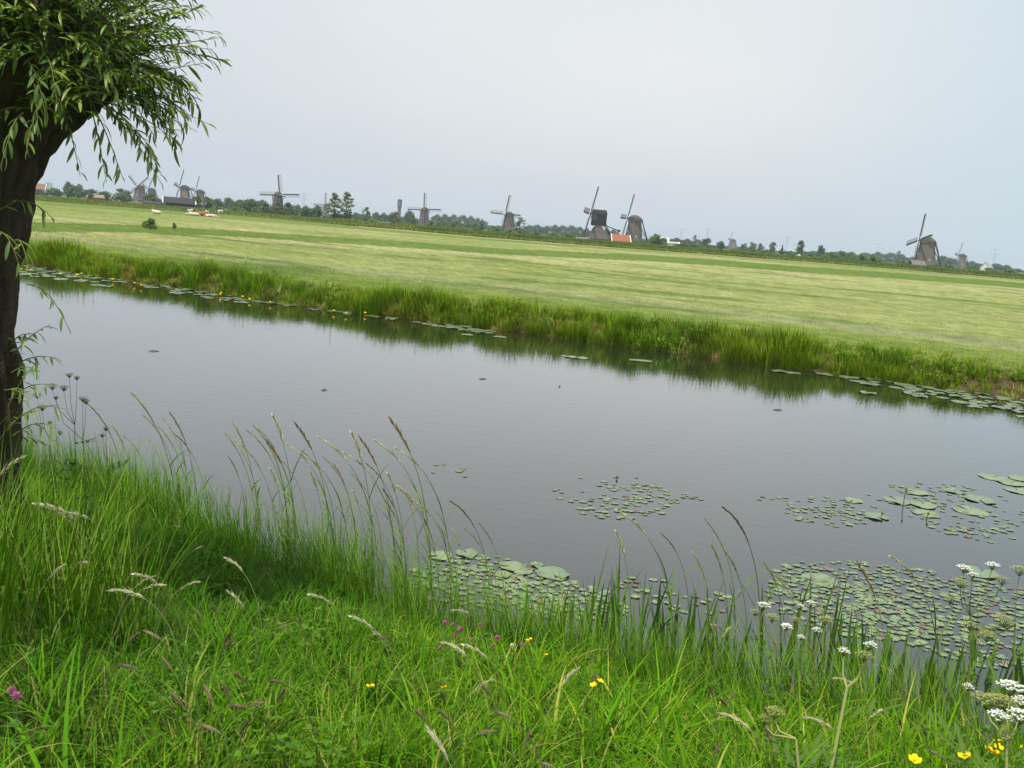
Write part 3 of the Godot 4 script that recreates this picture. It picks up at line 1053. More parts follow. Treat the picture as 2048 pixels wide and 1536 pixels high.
func _ready() -> void:
	# ------------------------------------------------------------ camera, sky, sun, exposure
	var cam := Camera3D.new()
	cam.name = "camera"
	cam.fov = 41.0
	cam.near = 0.05
	cam.far = 30000.0
	add_child(cam)
	cam.transform = Transform3D(Basis(Vector3(0.99674, 0.07983, -0.01193), Vector3(-0.08072, 0.98579, -0.14733), Vector3(-0.00000, 0.14781, 0.98902)), Vector3(0, 2.9, 0))
	cam.current = true
	var env := Environment.new()
	env.background_mode = Environment.BG_SKY
	env.tonemap_mode = Environment.TONE_MAPPER_LINEAR
	env.tonemap_exposure = 1.18
	env.sdfgi_enabled = true
	env.ssao_enabled = true
	env.ssil_enabled = true
	env.fog_enabled = true
	env.fog_density = 0.00016
	env.fog_light_color = Color(0.80, 0.87, 0.93)
	var sky := Sky.new()
	var pan := PanoramaSkyMaterial.new()
	pan.panorama = ImageTexture.create_from_image(sky_image())
	sky.sky_material = pan
	env.sky = sky
	var we := WorldEnvironment.new()
	we.name = "environment"
	we.environment = env
	add_child(we)
	var sun := DirectionalLight3D.new()
	sun.name = "sun"
	sun.light_color = Color(1.0, 0.96, 0.88)
	sun.light_energy = 1.38
	sun.light_angular_distance = 1.5
	sun.shadow_enabled = true
	add_child(sun)
	sun.look_at_from_position(Vector3.ZERO, -Vector3(-0.16, 0.88, 0.42), Vector3.UP)

	nz.seed = 11
	nz.frequency = 0.02
	nz.fractal_octaves = 4
	nz2.seed = 5
	nz2.frequency = 0.02
	nz2.fractal_octaves = 3
	make_materials()
	build_land()
	make_trees()
	build_far()
	build_far_wood()
	build_willow()
	build_far_bank()
	build_water_plants()
	build_near_bank()
	build_flowers()

func sky_image() -> Image:
	var w := 512
	var h := 256
	var im := Image.create_empty(w, h, false, Image.FORMAT_RGBF)
	var cn := FastNoiseLite.new()
	cn.seed = 3
	cn.frequency = 1.0
	cn.fractal_octaves = 4
	for y in h:
		var el := PI * 0.5 - PI * (y + 0.5) / h
		for x in w:
			var az := wrapf(TAU * (x + 0.5) / w, -PI, PI)   # 0 looks along -z
			var d := Vector3(cos(el) * sin(az), sin(el), -cos(el) * cos(az))
			var e := maxf(0.0, d.y)
			var low := Color(0.505, 0.555, 0.615)
			var high := Color(0.665, 0.715, 0.765)
			var c := low.lerp(high, smoothstep(0.0, 0.36, e))
			# thin cloud, thickest ahead, thinning to a bluer sky on the right
			var cl := cn.get_noise_3d(d.x * 1.3, d.y * 4.0, d.z * 1.3) * 0.5 + cn.get_noise_3d(d.x * 5.0 + 9.0, d.y * 14.0, d.z * 5.0) * 0.18
			var bright := exp(-pow((az - 0.12) / 0.34, 2.0) - pow((el - 0.17) / 0.13, 2.0))
			c = c.lerp(Color(0.71, 0.73, 0.735), clampf(bright * 0.95 + cl * 0.55, 0.0, 1.0))
			var blue := smoothstep(0.15, 0.55, az) * (1.0 - smoothstep(1.2, 2.2, az))
			c = c.lerp(Color(0.50, 0.63, 0.695), blue * 0.75)
			c = c * (1.0 + 0.35 * smoothstep(0.35, 1.0, e))
			if d.y < 0.0:
				c = Color(0.35, 0.4, 0.36)
			im.set_pixel(x, y, c)
	return im

func make_materials() -> void:
	M.grass = grass_mat(Color(0.64, 0.70, 0.24), 0.6, 0.17)
	M.leaf = grass_mat(Color(0.66, 0.76, 0.36), 0.42, 0.45)
	M.stem = grass_mat(Color(0.6, 0.6, 0.45), 0.6, 0.25)
	M.petal = grass_mat(Color(0.6, 0.6, 0.55), 0.6, 0.2)
	M.leaf_far = grass_mat(Color(0.66, 0.70, 0.5), 0.7, 0.15)
	M.bark_far = plain_mat(0.95, 0.1)
	M.paint = plain_mat(0.75, 0.3)
	M.glassy = plain_mat(0.2, 0.5)
	M.thatch = plain_mat(1.0, 0.1)
	M.tile = plain_mat(0.85, 0.2)
	M.soil = plain_mat(1.0, 0.1)
	M.pad = plain_mat(0.32, 0.5)
	M.hide = plain_mat(0.8, 0.2)
	M.bark = plain_mat(0.95, 0.15)
	var bn := NoiseTexture2D.new()
	var bf := FastNoiseLite.new()
	bf.seed = 21
	bf.frequency = 0.03
	bf.fractal_octaves = 5
	bn.noise = bf
	bn.width = 512
	bn.height = 512
	bn.seamless = true
	bn.as_normal_map = true
	bn.bump_strength = 14.0
	M.bark.normal_enabled = true
	M.bark.normal_texture = bn
	M.bark.normal_scale = 1.2
	M.bark.uv1_triplanar = true
	M.bark.uv1_scale = Vector3(6.0, 1.6, 6.0)
	M.leaf_green = []
	for c in [Color(0.062, 0.13, 0.028), Color(0.085, 0.16, 0.036), Color(0.115, 0.20, 0.045), Color(0.075, 0.14, 0.04)]:
		var g := grass_mat(Color(0.66, 0.76, 0.36), 0.42, 0.45)
		g.vertex_color_use_as_albedo = false
		g.albedo_color = c.linear_to_srgb()
		M.leaf_green.append(g)
	var w := StandardMaterial3D.new()
	w.albedo_color = Color(0.015, 0.017, 0.013).linear_to_srgb()
	w.roughness = 0.03
	w.metallic_specular = 0.3
	w.clearcoat_enabled = true
	w.clearcoat = 0.62
	w.clearcoat_roughness = 0.03
	var wn := NoiseTexture2D.new()
	var wf := FastNoiseLite.new()
	wf.seed = 8
	wf.frequency = 0.012
	wf.fractal_octaves = 4
	wf.fractal_gain = 0.55
	wn.noise = wf
	wn.width = 1024
	wn.height = 1024
	wn.seamless = true
	wn.as_normal_map = true
	wn.bump_strength = 6.0
	w.normal_enabled = true
	w.normal_texture = wn
	w.normal_scale = 0.085
	M.water = w

func build_land() -> void:
	# the near bank
	var m := Mb.new()
	var ss := []
	var s := -70.0
	while s < 45.0:
		ss.append(s)
		s += 0.25 if absf(s + 1.0) < 14.0 else 1.5
	var ns := []
	var n := -250.0
	while n < 8.6:
		ns.append(n)
		n += 0.16 if n > -4.0 else (1.0 if n > -14.0 else 20.0)
	for a in ss:
		for b in ns:
			var p := sn(a, b, bank_height(a, b))
			m.v.append(p)
			var e := 0.1
			m.n.append(Vector3(0, 1, 0) - U * (bank_height(a + e, b) - bank_height(a - e, b)) / (2 * e) - N * (bank_height(a, b + e) - bank_height(a, b - e)) / (2 * e))
			var c := Color(0.05, 0.055, 0.02).lerp(Color(0.07, 0.10, 0.025), clampf(0.5 + nz.get_noise_2d(a * 20.0, b * 20.0), 0, 1))
			m.c.append(c)
	for k in m.n.size():
		m.n[k] = m.n[k].normalized()
	for a in ss.size() - 1:
		for b in ns.size() - 1:
			var k := a * ns.size() + b
			m.i.append_array([k, k + ns.size(), k + 1, k + 1, k + ns.size(), k + ns.size() + 1])
	fix_up(m)
	tag(put("near_bank", m.mesh(), M.soil), "grassy slope of the near canal bank", "", "", "structure")
	# the field: one sheet from the far water's edge to the horizon
	var f := Mb.new()
	var rows := []
	n = 24.6
	while n < 30.0:
		rows.append(n)
		n += 0.13
	while n < 7000.0:
		rows.append(n)
		n *= 1.021
	var cols := []
	var dg := -76.0
	while dg < 52.0:
		cols.append(deg_to_rad(dg))
		dg += 0.16 if dg > -60.0 and dg < 6.0 else 1.0
	for a in cols:
		for r in rows:
			var s2: float = r * tan(a)
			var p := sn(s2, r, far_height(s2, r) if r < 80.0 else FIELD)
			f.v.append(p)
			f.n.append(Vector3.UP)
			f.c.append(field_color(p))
	for a in cols.size() - 1:
		for b in rows.size() - 1:
			var k := a * rows.size() + b
			f.i.append_array([k, k + rows.size(), k + 1, k + 1, k + rows.size(), k + rows.size() + 1])
	fix_up(f)
	for k in f.n.size():
		f.n[k] = Vector3.ZERO
	for k in range(0, f.i.size(), 3):
		var g := (f.v[f.i[k + 2]] - f.v[f.i[k]]).cross(f.v[f.i[k + 1]] - f.v[f.i[k]])
		for e in 3:
			f.n[f.i[k + e]] += g
	for k in f.n.size():
		f.n[k] = f.n[k].normalized()
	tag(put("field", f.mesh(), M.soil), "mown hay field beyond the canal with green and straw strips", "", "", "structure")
	# the canal
	var w := Mb.new()
	for a in [-420.0, 260.0]:
		for b in [4.5, 28.5]:
			w.v.append(sn(a, b, 0.0))
			w.n.append(Vector3.UP)
			w.c.append(Color.WHITE)
			w.uv.append(Vector2(a / 6.5, b / 3.2))
	w.i.append_array([0, 2, 1, 1, 2, 3])
	fix_up(w)
	tag(put("canal_water", w.mesh(), M.water), "still grey canal water reflecting the sky", "", "", "structure")

func fix_up(m: Mb) -> void:
	for k in range(0, m.i.size(), 3):
		var g := (m.v[m.i[k + 1]] - m.v[m.i[k]]).cross(m.v[m.i[k + 2]] - m.v[m.i[k]])
		if g.y > 0.0:
			var t := m.i[k + 1]
			m.i[k + 1] = m.i[k + 2]
			m.i[k + 2] = t

func build_far_bank() -> void:
	rng.seed = 31
	var greens := [Color(0.065, 0.15, 0.009), Color(0.09, 0.18, 0.011), Color(0.115, 0.20, 0.015), Color(0.14, 0.205, 0.025)]
	var sedge := tuft(34, 0.2, 0.4, 0.95, 0.014, 0.026, 0.28, 0.8, 5, greens)
	var rough := tuft(36, 0.22, 0.2, 0.5, 0.012, 0.022, 0.6, 1.5, 4, [Color(0.10, 0.175, 0.015), Color(0.14, 0.20, 0.03), Color(0.22, 0.19, 0.08), Color(0.075, 0.145, 0.012)])
	var dead := tuft(34, 0.22, 0.15, 0.4, 0.010, 0.018, 0.9, 1.6, 4, [Color(0.16, 0.115, 0.055), Color(0.11, 0.10, 0.04), Color(0.10, 0.15, 0.03), Color(0.20, 0.16, 0.085), Color(0.09, 0.14, 0.025)])
	var weed := herb(9, 0.25, 0.45, 0.13, Color(0.085, 0.165, 0.016))
	var turf := tuft(60, 0.3, 0.05, 0.15, 0.006, 0.010, 0.9, 1.0, 2, [Color(0.15, 0.24, 0.036), Color(0.19, 0.25, 0.06), Color(0.30, 0.31, 0.11), Color(0.12, 0.2, 0.03)])
	var put_ := {"sedge": [[], []], "rough": [[], []], "dead": [[], []], "weed": [[], []], "turf": [[], []]}
	for k in 11500:
		var s := R(-75.0, 22.0)
		if s < -42.0 and rng.randf() < 0.4: continue
		var q := absf(rng.randfn()) * 0.65 - 0.12 if rng.randf() < 0.7 else R(0.0, 2.2)
		var n := far_shore(s) + q
		var tall := clampf(0.5 + 0.6 * nz.get_noise_2d(s * 6.0, 5.0) + 0.6 * nz2.get_noise_2d(s * 22.0, 15.0), 0.0, 1.15)
		var kind: String
		var pick := rng.randf()
		var kn := nz2.get_noise_2d(s * 11.0, q * 14.0 + 60.0)
		if q < 0.55 and kn < -0.17 and pick < 0.6: kind = "dead"
		elif q > 1.25: kind = "rough" if pick < 0.35 else "turf"
		elif kn > 0.26 and pick < 0.4: kind = "weed"
		elif pick < 0.35 + 0.5 * tall: kind = "sedge"
		else: kind = "rough"
		if q < 0.35 and kind != "dead" and nz.get_noise_2d(s * 13.0, 200.0) > 0.3 and rng.randf() < 0.7: continue   # bare earth
		var size := (0.36 + 0.5 * tall) * R(0.6, 1.25)
		if kind == "sedge" and q > 0.9: size *= 0.75
		if s > -6.0: size *= 0.82
		var y := far_height(s, n)
		var b := Basis(Vector3.UP, R(0, TAU)).rotated(N, R(-0.15, 0.15)).rotated(U, R(0.0, 0.25) if q < 0.6 else 0.0)
		put_[kind][0].append(Transform3D(b.scaled(Vector3(1.0, 1.0, 1.0) * size), sn(s, n, y - 0.02)))
		var hue := 0.5 + 0.5 * nz2.get_noise_2d(s * 9.0, n * 9.0 + 30.0)
		put_[kind][1].append(Color(1.0, 1.15, 0.9).lerp(Color(1.9, 1.5, 1.1), hue) * R(0.55, 1.45))
	for k in put_:
		var o := scatter({"sedge": "bank_sedge", "rough": "bank_grass", "dead": "withered_bank_grass", "weed": "bank_weeds", "turf": "bank_turf"}[k], {"sedge": sedge, "rough": rough, "dead": dead, "weed": weed, "turf": turf}[k], M.grass, put_[k][0], put_[k][1])
		tag(o, {"sedge": "tall green sedge lining the far bank", "rough": "rough mixed grass on the far bank", "dead": "brown withered grass low on the far bank", "weed": "leafy green weeds on the far bank", "turf": "short turf along the top of the far bank"}[k], "grass")
	# cut stubble on the near part of the field
	var stub := tuft(46, 0.42, 0.03, 0.085, 0.006, 0.011, 1.1, 1.0, 2, [Color.WHITE, Color(0.85, 0.9, 0.8), Color(1.1, 1.05, 1.0), Color(0.7, 0.78, 0.6)])
	var w := []
	var t := []
	for k in 15000:
		var n := 28.2 + 42.0 * pow(rng.randf(), 1.4)
		var s := R(-1.7 * n - 4.0, 14.0)
		var p := sn(s, n, far_height(s, n))
		w.append(Transform3D(Basis(Vector3.UP, R(0, TAU)).scaled(Vector3.ONE * R(0.8, 1.5)), p))
		t.append(field_color(p) * R(0.85, 1.2))
	tag(scatter("field_stubble", stub, M.grass, w, t), "short cut grass stubble on the field", "grass")
	# reeds and rough pasture beyond the field, up to the trees
	var reed := tuft(60, 1.5, 0.8, 1.7, 0.05, 0.09, 0.25, 0.5, 3, [Color(0.07, 0.115, 0.028), Color(0.09, 0.135, 0.035), Color(0.06, 0.10, 0.025)])
	var rw := []
	var rt := []
	for k in 9000:
		var tt := R(-0.62, 0.75)
		var e := table(FIELD_END, tt)
		var d := e * (1.0 + 0.55 * pow(rng.randf(), 1.3))
		var v := Vector3(tt, 0, -1).normalized() * d
		v.y = FIELD
		var f := (d - e) / e
		var low := 0.45 if f < 0.06 else 0.95
		if tt < -0.18: low *= 0.72
		rw.append(Transform3D(Basis(Vector3.UP, R(0, TAU)).scaled(Vector3(1.4, low * R(0.75, 1.1), 1.4)), v))
		rt.append((Color(2.6, 1.75, 1.7) if f < 0.05 or (tt < -0.1 and f < 0.14 and rng.randf() < 0.7) else Color(1.45, 1.4, 1.35)) * R(0.75, 1.25))
	tag(scatter("reed_bed", reed, M.grass, rw, rt), "rough reeds and sedge between the field and the mills", "reeds")

func build_near_bank() -> void:
	rng.seed = 101
	var g := [Color(0.065, 0.170, 0.006), Color(0.086, 0.193, 0.006), Color(0.049, 0.139, 0.006), Color(0.108, 0.201, 0.010), Color(0.148, 0.222, 0.028), Color(0.073, 0.175, 0.006), Color(0.059, 0.154, 0.006), Color(0.080, 0.180, 0.006), Color(0.054, 0.149, 0.010), Color(0.065, 0.170, 0.006), Color(0.086, 0.193, 0.006), Color(0.049, 0.139, 0.006), Color(0.256, 0.257, 0.088)]
	var fine := []
	var broad := []
	for k in 3:
		fine.append(tuft(56, 0.15, 0.13, 0.36, 0.0036, 0.0072, 0.75, 2.7, 7, g))
		broad.append(tuft(24, 0.13, 0.2, 0.46, 0.007, 0.0125, 0.6, 2.7, 8, g))
	var tall := tuft(22, 0.14, 0.45, 0.85, 0.005, 0.0085, 0.25, 1.1, 8, [Color(0.08, 0.195, 0.010), Color(0.105, 0.215, 0.012), Color(0.065, 0.165, 0.010), Color(0.15, 0.225, 0.04)])
	var low := tuft(70, 0.16, 0.06, 0.18, 0.003, 0.006, 0.9, 1.3, 4, [Color(0.05, 0.125, 0.008), Color(0.07, 0.145, 0.009), Color(0.15, 0.13, 0.05)])
	var sets := [[], [], [], [], [], [], [], []]
	var tints := [[], [], [], [], [], [], [], []]
	for k in 15000:
		var x := R(-8.5, 6.5)
		var z := R(-12.5, -0.9)
		var p := Vector3(x, 0, z)
		var s := p.dot(U)
		var n := p.dot(N)
		var shore := near_shore(s)
		if n > shore + 0.05 or absf(x) > -z * 0.62 + 2.0 or p.length() < 1.35: continue
		if p.length() > 6.5 and rng.randf() < 0.25: continue
		p.y = bank_height(s, n) - 0.01
		var a := nz2.get_noise_2d(x * 18.0, z * 18.0)
		var b := nz.get_noise_2d(x * 11.0 + 60.0, z * 11.0)
		var kind := 0
		var u := rng.randf()
		if u < 0.2: kind = 7
		elif u < 0.52 + a * 0.5: kind = rng.randi() % 3
		else: kind = 3 + rng.randi() % 3
		if shore - n < 0.9 and u > 0.82: kind = 6
		var size := (0.82 + 0.35 * b + 0.25 * a) * R(0.75, 1.2)
		if s < -4.5: size *= 1.15
		if p.length() < 3.0: size *= 0.85
		if kind >= 3 and kind < 6 and rng.randf() < 0.1: size *= 1.3
		var wind := Basis(Vector3(0, 0, 1), 0.16 + 0.2 * a).rotated(Vector3(1, 0, 0), 0.25 * b)
		sets[kind].append(Transform3D((wind * Basis(Vector3.UP, R(0, TAU))).scaled(Vector3.ONE * size), p))
		var c := Color(0.72, 0.92, 0.8).lerp(Color(1.12, 1.14, 0.7), clampf(0.5 + b * 1.1 + a * 0.5 + (n - 3.0) * 0.08, 0.0, 1.0)) * R(0.62, 1.2)
		c.a = 1.0
		tints[kind].append(c)
	# taller growth in the shallows among the seeding grasses
	for k in 330:
		var s := R(-9.5, -2.6) if k < 200 else R(-2.8, 1.6)
		var n := near_shore(s) - 0.35 + absf(rng.randfn()) * 0.3
		if nz2.get_noise_2d(s * 30.0, 8.0) < -0.25: continue
		var p := sn(s, n, maxf(bank_height(s, n), -0.1))
		sets[6].append(Transform3D((Basis(Vector3(0, 0, 1), R(0.0, 0.25)) * Basis(Vector3.UP, R(0, TAU))).scaled(Vector3(1, 1, 1) * R(0.5, 0.95)), p))
		tints[6].append(Color(1.0, 1.05, 0.85) * R(0.8, 1.3))
	# taller growth round the willow's foot
	for k in 45:
		var a := R(0, TAU)
		var r := R(0.2, 0.8)
		var p := Vector3(-2.75 + cos(a) * r, 0, -5.25 + sin(a) * r)
		p.y = bank_height(p.dot(U), p.dot(N)) - 0.01
		sets[6].append(Transform3D((Basis(Vector3(0, 0, 1), R(-0.1, 0.35)) * Basis(Vector3.UP, R(0, TAU))).scaled(Vector3.ONE * R(0.6, 1.0)), p))
		tints[6].append(Color(1.0, 1.0, 0.85) * R(0.85, 1.2))
	for k in 32:
		var a := R(0, TAU)
		var r := 0.6 * sqrt(rng.randf())
		var p := Vector3(-2.23, 0.00, -4.53) + Vector3(cos(a) * r, 0, sin(a) * r)
		p.y = bank_height(p.dot(U), p.dot(N)) - 0.01
		sets[6].append(Transform3D((Basis(Vector3(0, 0, 1), R(-0.25, 0.2)) * Basis(Vector3.UP, R(0, TAU))).scaled(Vector3.ONE * R(0.9, 1.35)), p))
		tints[6].append(Color(1.0, 1.0, 0.9) * R(0.75, 1.2))
	# clover and small leafy weeds between the blades
	var lf := Mb.new()
	for k in 34:
		var a := R(0, TAU)
		var r := 0.16 * sqrt(rng.randf())
		var at := Vector3(cos(a) * r, R(0.05, 0.24), sin(a) * r)
		var cc := Color(0.05, 0.135, 0.012).lerp(Color(0.10, 0.19, 0.02), rng.randf())
		var big := R(0.014, 0.03)
		for q in 3:
			lf.blade(at, a + TAU * q / 3.0, big, big * 0.75, R(0.9, 1.4), 0.5, 3, cc, 1.0)
	var lw := []
	var lt := []
	for k in 320:
		var p := Vector3(R(-6.0, 5.0), 0, R(-8.0, -1.4))
		var n := p.dot(N)
		if n > near_shore(p.dot(U)) - 0.3 or nz2.get_noise_2d(p.x * 22.0 + 90.0, p.z * 22.0) < 0.12: continue
		p.y = bank_height(p.dot(U), n)
		lw.append(Transform3D(Basis(Vector3.UP, R(0, TAU)).scaled(Vector3.ONE * R(0.8, 1.25)), p))
		lt.append(Color.WHITE * R(0.75, 1.2))
	tag(scatter("clover_leaves", lf.mesh(), M.grass, lw, lt), "clover and small leafy weeds among the near grass", "weeds")
	for k in 8:
		var mesh: Mesh = fine[k] if k < 3 else (broad[k - 3] if k < 6 else (tall if k == 6 else low))
		var called: String = "meadow_grass" if k < 3 else ("broad_grass" if k < 6 else ("waterside_grass" if k == 6 else "grass_undergrowth"))
		tag(scatter(called, mesh, M.grass, sets[k], tints[k]), ["fine green meadow grass on the near bank", "broad-bladed green grass on the near bank", "taller grass along the near water's edge", "short grass between the tufts of the near bank"][0 if k < 3 else (1 if k < 6 else k - 4)], "grass")

func build_water_plants() -> void:
	rng.seed = 55
	var green := Color(0.135, 0.19, 0.105)
	var dull := Color(0.12, 0.155, 0.095)
	var red := Color(0.17, 0.11, 0.075)
	var big := [pad_mesh(1, 0.16, 0.006, green), pad_mesh(2, 0.22, 0.012, green), pad_mesh(3, 0.12, 0.02, dull), pad_mesh(4, 0.18, 0.006, Color(0.155, 0.215, 0.095))]
	var small := [pad_mesh(5, 0.1, 0.002, Color(0.155, 0.22, 0.10)), pad_mesh(6, 0.14, 0.003, Color(0.18, 0.245, 0.125)), pad_mesh(7, 0.1, 0.002, Color(0.145, 0.19, 0.105)), pad_mesh(8, 0.12, 0.002, red), pad_mesh(9, 0.12, 0.004, Color(0.23, 0.25, 0.10))]
	# large pads drifting in strips along the far bank
	var done: Array = []
	var tries := 0
	while done.size() < 192 and tries < 6000:
		tries += 1
		var s := R(-47.0, -14.3)
		var n := R(23.2, far_shore(s) - 0.1)
		if s > -26.0 and n < 23.7 + 0.085 * (s + 26.0): continue
		if nz.get_noise_2d(s * 7.0, n * 22.0) < -0.1 and n < 24.8: continue
		if too_near(done, Vector2(s, n), 0.4): continue
		done.append(Vector2(s, n))
		var sz := R(0.17, 0.30)
		pad("lily_pad", big[rng.randi() % 3], sn(s, n, 0), sz, "%s pad %s of the left strip, %s" % ["broad" if sz > 0.245 else ("small" if sz < 0.2 else "middling"), "on the outer edge" if n < 24.2 else ("close to the bank" if n > 25.0 else "in the middle row"), ["beside the willow trunk", "beneath the lone field shrub", "at its widest", "where yellow blooms stand", "towards its right tip", "past its right tip"][clampi(int((s + 47.0) / 5.5), 0, 5)]], "lily pads along the far bank", R(0.8, 1.0))
	done = []
	tries = 0
	while done.size() < 105 and tries < 6000:
		tries += 1
		var s := R(-5.2, 2.5)
		var n := R(21.6, far_shore(s) - 0.1)
		if n < 25.6 - (s + 4.8) * 0.62 + 0.3 * sin(s * 5.0): continue
		if too_near(done, Vector2(s, n), 0.34): continue
		done.append(Vector2(s, n))
		var sz := R(0.15, 0.26)
		pad("lily_pad", big[rng.randi() % 3], sn(s, n, 0), sz, "%s pad %s of the right far raft, %s" % ["broad" if sz > 0.215 else ("small" if sz < 0.18 else "middling"), "hugging the bank" if n > far_shore(s) - 0.9 else ("on the open-water side" if n < 25.6 - (s + 4.8) * 0.62 + 0.9 else "in the middle"), ["at its pointed left end", "left of its middle", "at its middle", "at the right picture edge", "past the picture edge"][clampi(int((s + 5.2) / 1.5), 0, 4)]], "lily pads along the far bank", R(0.8, 1.0))
	for p in [[Vector3(1.34, 0.00, -24.55), "long pale pad floating alone in the far bank's reflection, left of the other"], [Vector3(1.58, 0.00, -24.51), "pad touching the long pale pad in the reflection"], [Vector3(2.99, 0.00, -24.94), "single bright pad right of centre in the far bank's reflection"], [Vector3(3.17, 0.00, -24.96), "pad at the right edge of the single bright pad"], [Vector3(-0.43, 0.00, -27.86), "pad at the right tip of the middle pad strip"], [Vector3(-1.31, 0.00, -27.70), "lowest pad near the right tip of the middle strip"], [Vector3(-1.08, 0.00, -28.72), "pad second from the right tip of the middle strip"], [Vector3(6.54, 0.00, -25.07), "left pad of a thin strip against the dark bank foot"], [Vector3(6.82, 0.00, -24.97), "right pad of a thin strip against the dark bank foot"], [Vector3(7.78, 0.00, -22.33), "lone pad just outside the right-hand raft"], [Vector3(1.27, 0.00, -29.49), "dull pad tucked against the bank, right of centre"], [Vector3(4.52, 0.00, -29.52), "dull pad tucked under the orange-brown bank"]]:
		pad("lily_pad", big[rng.randi() % 3], p[0], R(0.17, 0.22), p[1], "lone lily pads off the far bank")
	# big pads on the near half of the canal
	for p in [
		[Vector3(2.92, 0.00, -8.96), 0.19, "broad pale lily pad at the edge of the bottom-right leaf raft"],
		[Vector3(4.66, 0.00, -9.58), 0.18, "broad lily pad behind the white umbels at right"],
		[Vector3(0.12, 0.00, -8.64), 0.13, "crinkled big lily pad left of the tall iris, nearest the open water"],
		[Vector3(0.22, 0.00, -8.53), 0.10, "second crinkled lily pad left of the tall iris"],
		[Vector3(0.35, -0.00, -8.73), 0.07, "small lone oval pad above the big pads left of the iris"],
		[Vector3(0.48, 0.00, -8.53), 0.17, "wide flat lily pad just behind the tall iris"],
		[Vector3(0.05, 0.00, -8.40), 0.09, "lily pad at the left end of the near leaf patch"],
		[Vector3(-0.51, 0.00, -8.77), 0.13, "lily pad among the grass stems left of the near leaf patch"],
		[Vector3(-0.28, 0.00, -8.89), 0.12, "lily pad below the drooping grass heads, left of the near leaf patch"],
		[Vector3(5.27, 0.00, -12.86), 0.17, "lily pad top left of the mid-right patch"],
		[Vector3(4.83, 0.00, -12.31), 0.19, "lily pad beside the upright bud in the mid-right patch"],
		[Vector3(5.10, 0.00, -12.20), 0.19, "lily pad right of the upright bud in the mid-right patch"],
		[Vector3(6.03, 0.00, -12.73), 0.22, "bright lily pad at the right of the mid-right patch"],
		[Vector3(5.63, 0.00, -12.09), 0.24, "largest bright lily pad low in the mid-right patch"],
		[Vector3(4.27, 0.00, -11.43), 0.16, "lily pad with a torn brown edge left of the mid-right patch"],
		[Vector3(4.97, 0.00, -11.78), 0.18, "lily pad low in the middle of the mid-right patch"],
		[Vector3(5.85, 0.00, -13.12), 0.16, "lily pad at the top of the mid-right patch"],
		[Vector3(4.24, 0.00, -12.15), 0.13, "single oval lily pad left of the mid-right patch"],
		[Vector3(6.86, 0.00, -14.21), 0.23, "first of the big pads at the right picture edge"],
		[Vector3(6.99, 0.00, -13.94), 0.22, "second of the big pads at the right picture edge"],
		[Vector3(7.29, 0.00, -14.27), 0.20, "topmost of the big pads at the right picture edge"],
		[Vector3(6.85, 0.00, -13.45), 0.20, "lowest of the big pads at the right picture edge"]]:
		pad("lily_pad", big[3 if rng.randf() < 0.6 else 1], p[0], p[1], p[2], "large lily pads near the viewer", 0.82)
	# little round floating leaves in patches: [centre, reach along, reach across, how many, label]
	var all := []
	for g in [
		[Vector3(1.44, 0.00, -11.23), 0.50, 0.95, 80, "the leaf patch in mid canal", 0.60],
		[Vector3(1.40, 0.00, -12.10), 0.50, 0.50, 14, "the stragglers above the mid-canal patch", 0.60],
		[Vector3(2.13, 0.00, -11.74), 0.25, 0.15, 6, "the few right of the mid-canal patch", 0.70],
		[Vector3(0.75, 0.00, -11.30), 0.45, 0.30, 8, "the few left of the mid-canal patch", 0.70],
		[Vector3(3.74, 0.00, -11.53), 0.48, 0.75, 70, "the patch left of the mid-right pads", 0.60],
		[Vector3(3.28, 0.00, -11.87), 0.30, 0.30, 6, "the few between the mid-canal patches", 0.70],
		[Vector3(5.39, 0.00, -12.25), 0.95, 1.50, 110, "the mid-right patch with big pads", 0.70],
		[Vector3(5.22, 0.00, -11.14), 0.45, 0.40, 26, "the tail of the mid-right patch", 0.60],
		[Vector3(4.08, 0.00, -8.30), 1.75, 1.15, 640, "the dense bottom-right raft", 0.50],
		[Vector3(2.98, 0.00, -8.29), 0.70, 0.70, 150, "the bottom-right raft's left lobe", 0.55],
		[Vector3(-0.01, -0.00, -8.20), 0.70, 0.70, 170, "the patch left of the tall iris", 0.55],
		[Vector3(0.49, 0.00, -7.96), 0.60, 0.45, 110, "the patch behind the iris", 0.55],
		[Vector3(-0.63, 0.00, -12.04), 0.40, 0.30, 7, "the few beside the seeding grasses", 0.70],
		[Vector3(1.50, 0.00, -8.25), 0.50, 0.40, 30, "the gap between the iris clumps", 0.60]]:
		var spots: Array = []
		tries = 0
		while spots.size() < g[3] and tries < 9000:
			tries += 1
			var a := R(0, TAU)
			var r := pow(rng.randf(), g[5])
			var q := Vector2(cos(a) * g[1] * r, sin(a) * g[2] * r)
			if too_near(spots, q, 0.064): continue
			spots.append(q)
			var p: Vector3 = g[0] + U * q.x + N * q.y
			if p.dot(N) < near_shore(p.dot(U)) + 0.02: continue
			all.append([p, g[4], q.x / g[1], q.y / g[2]])
	all.sort_custom(func(a, b): return a[0].length() < b[0].length())
	var rest := [[], []]
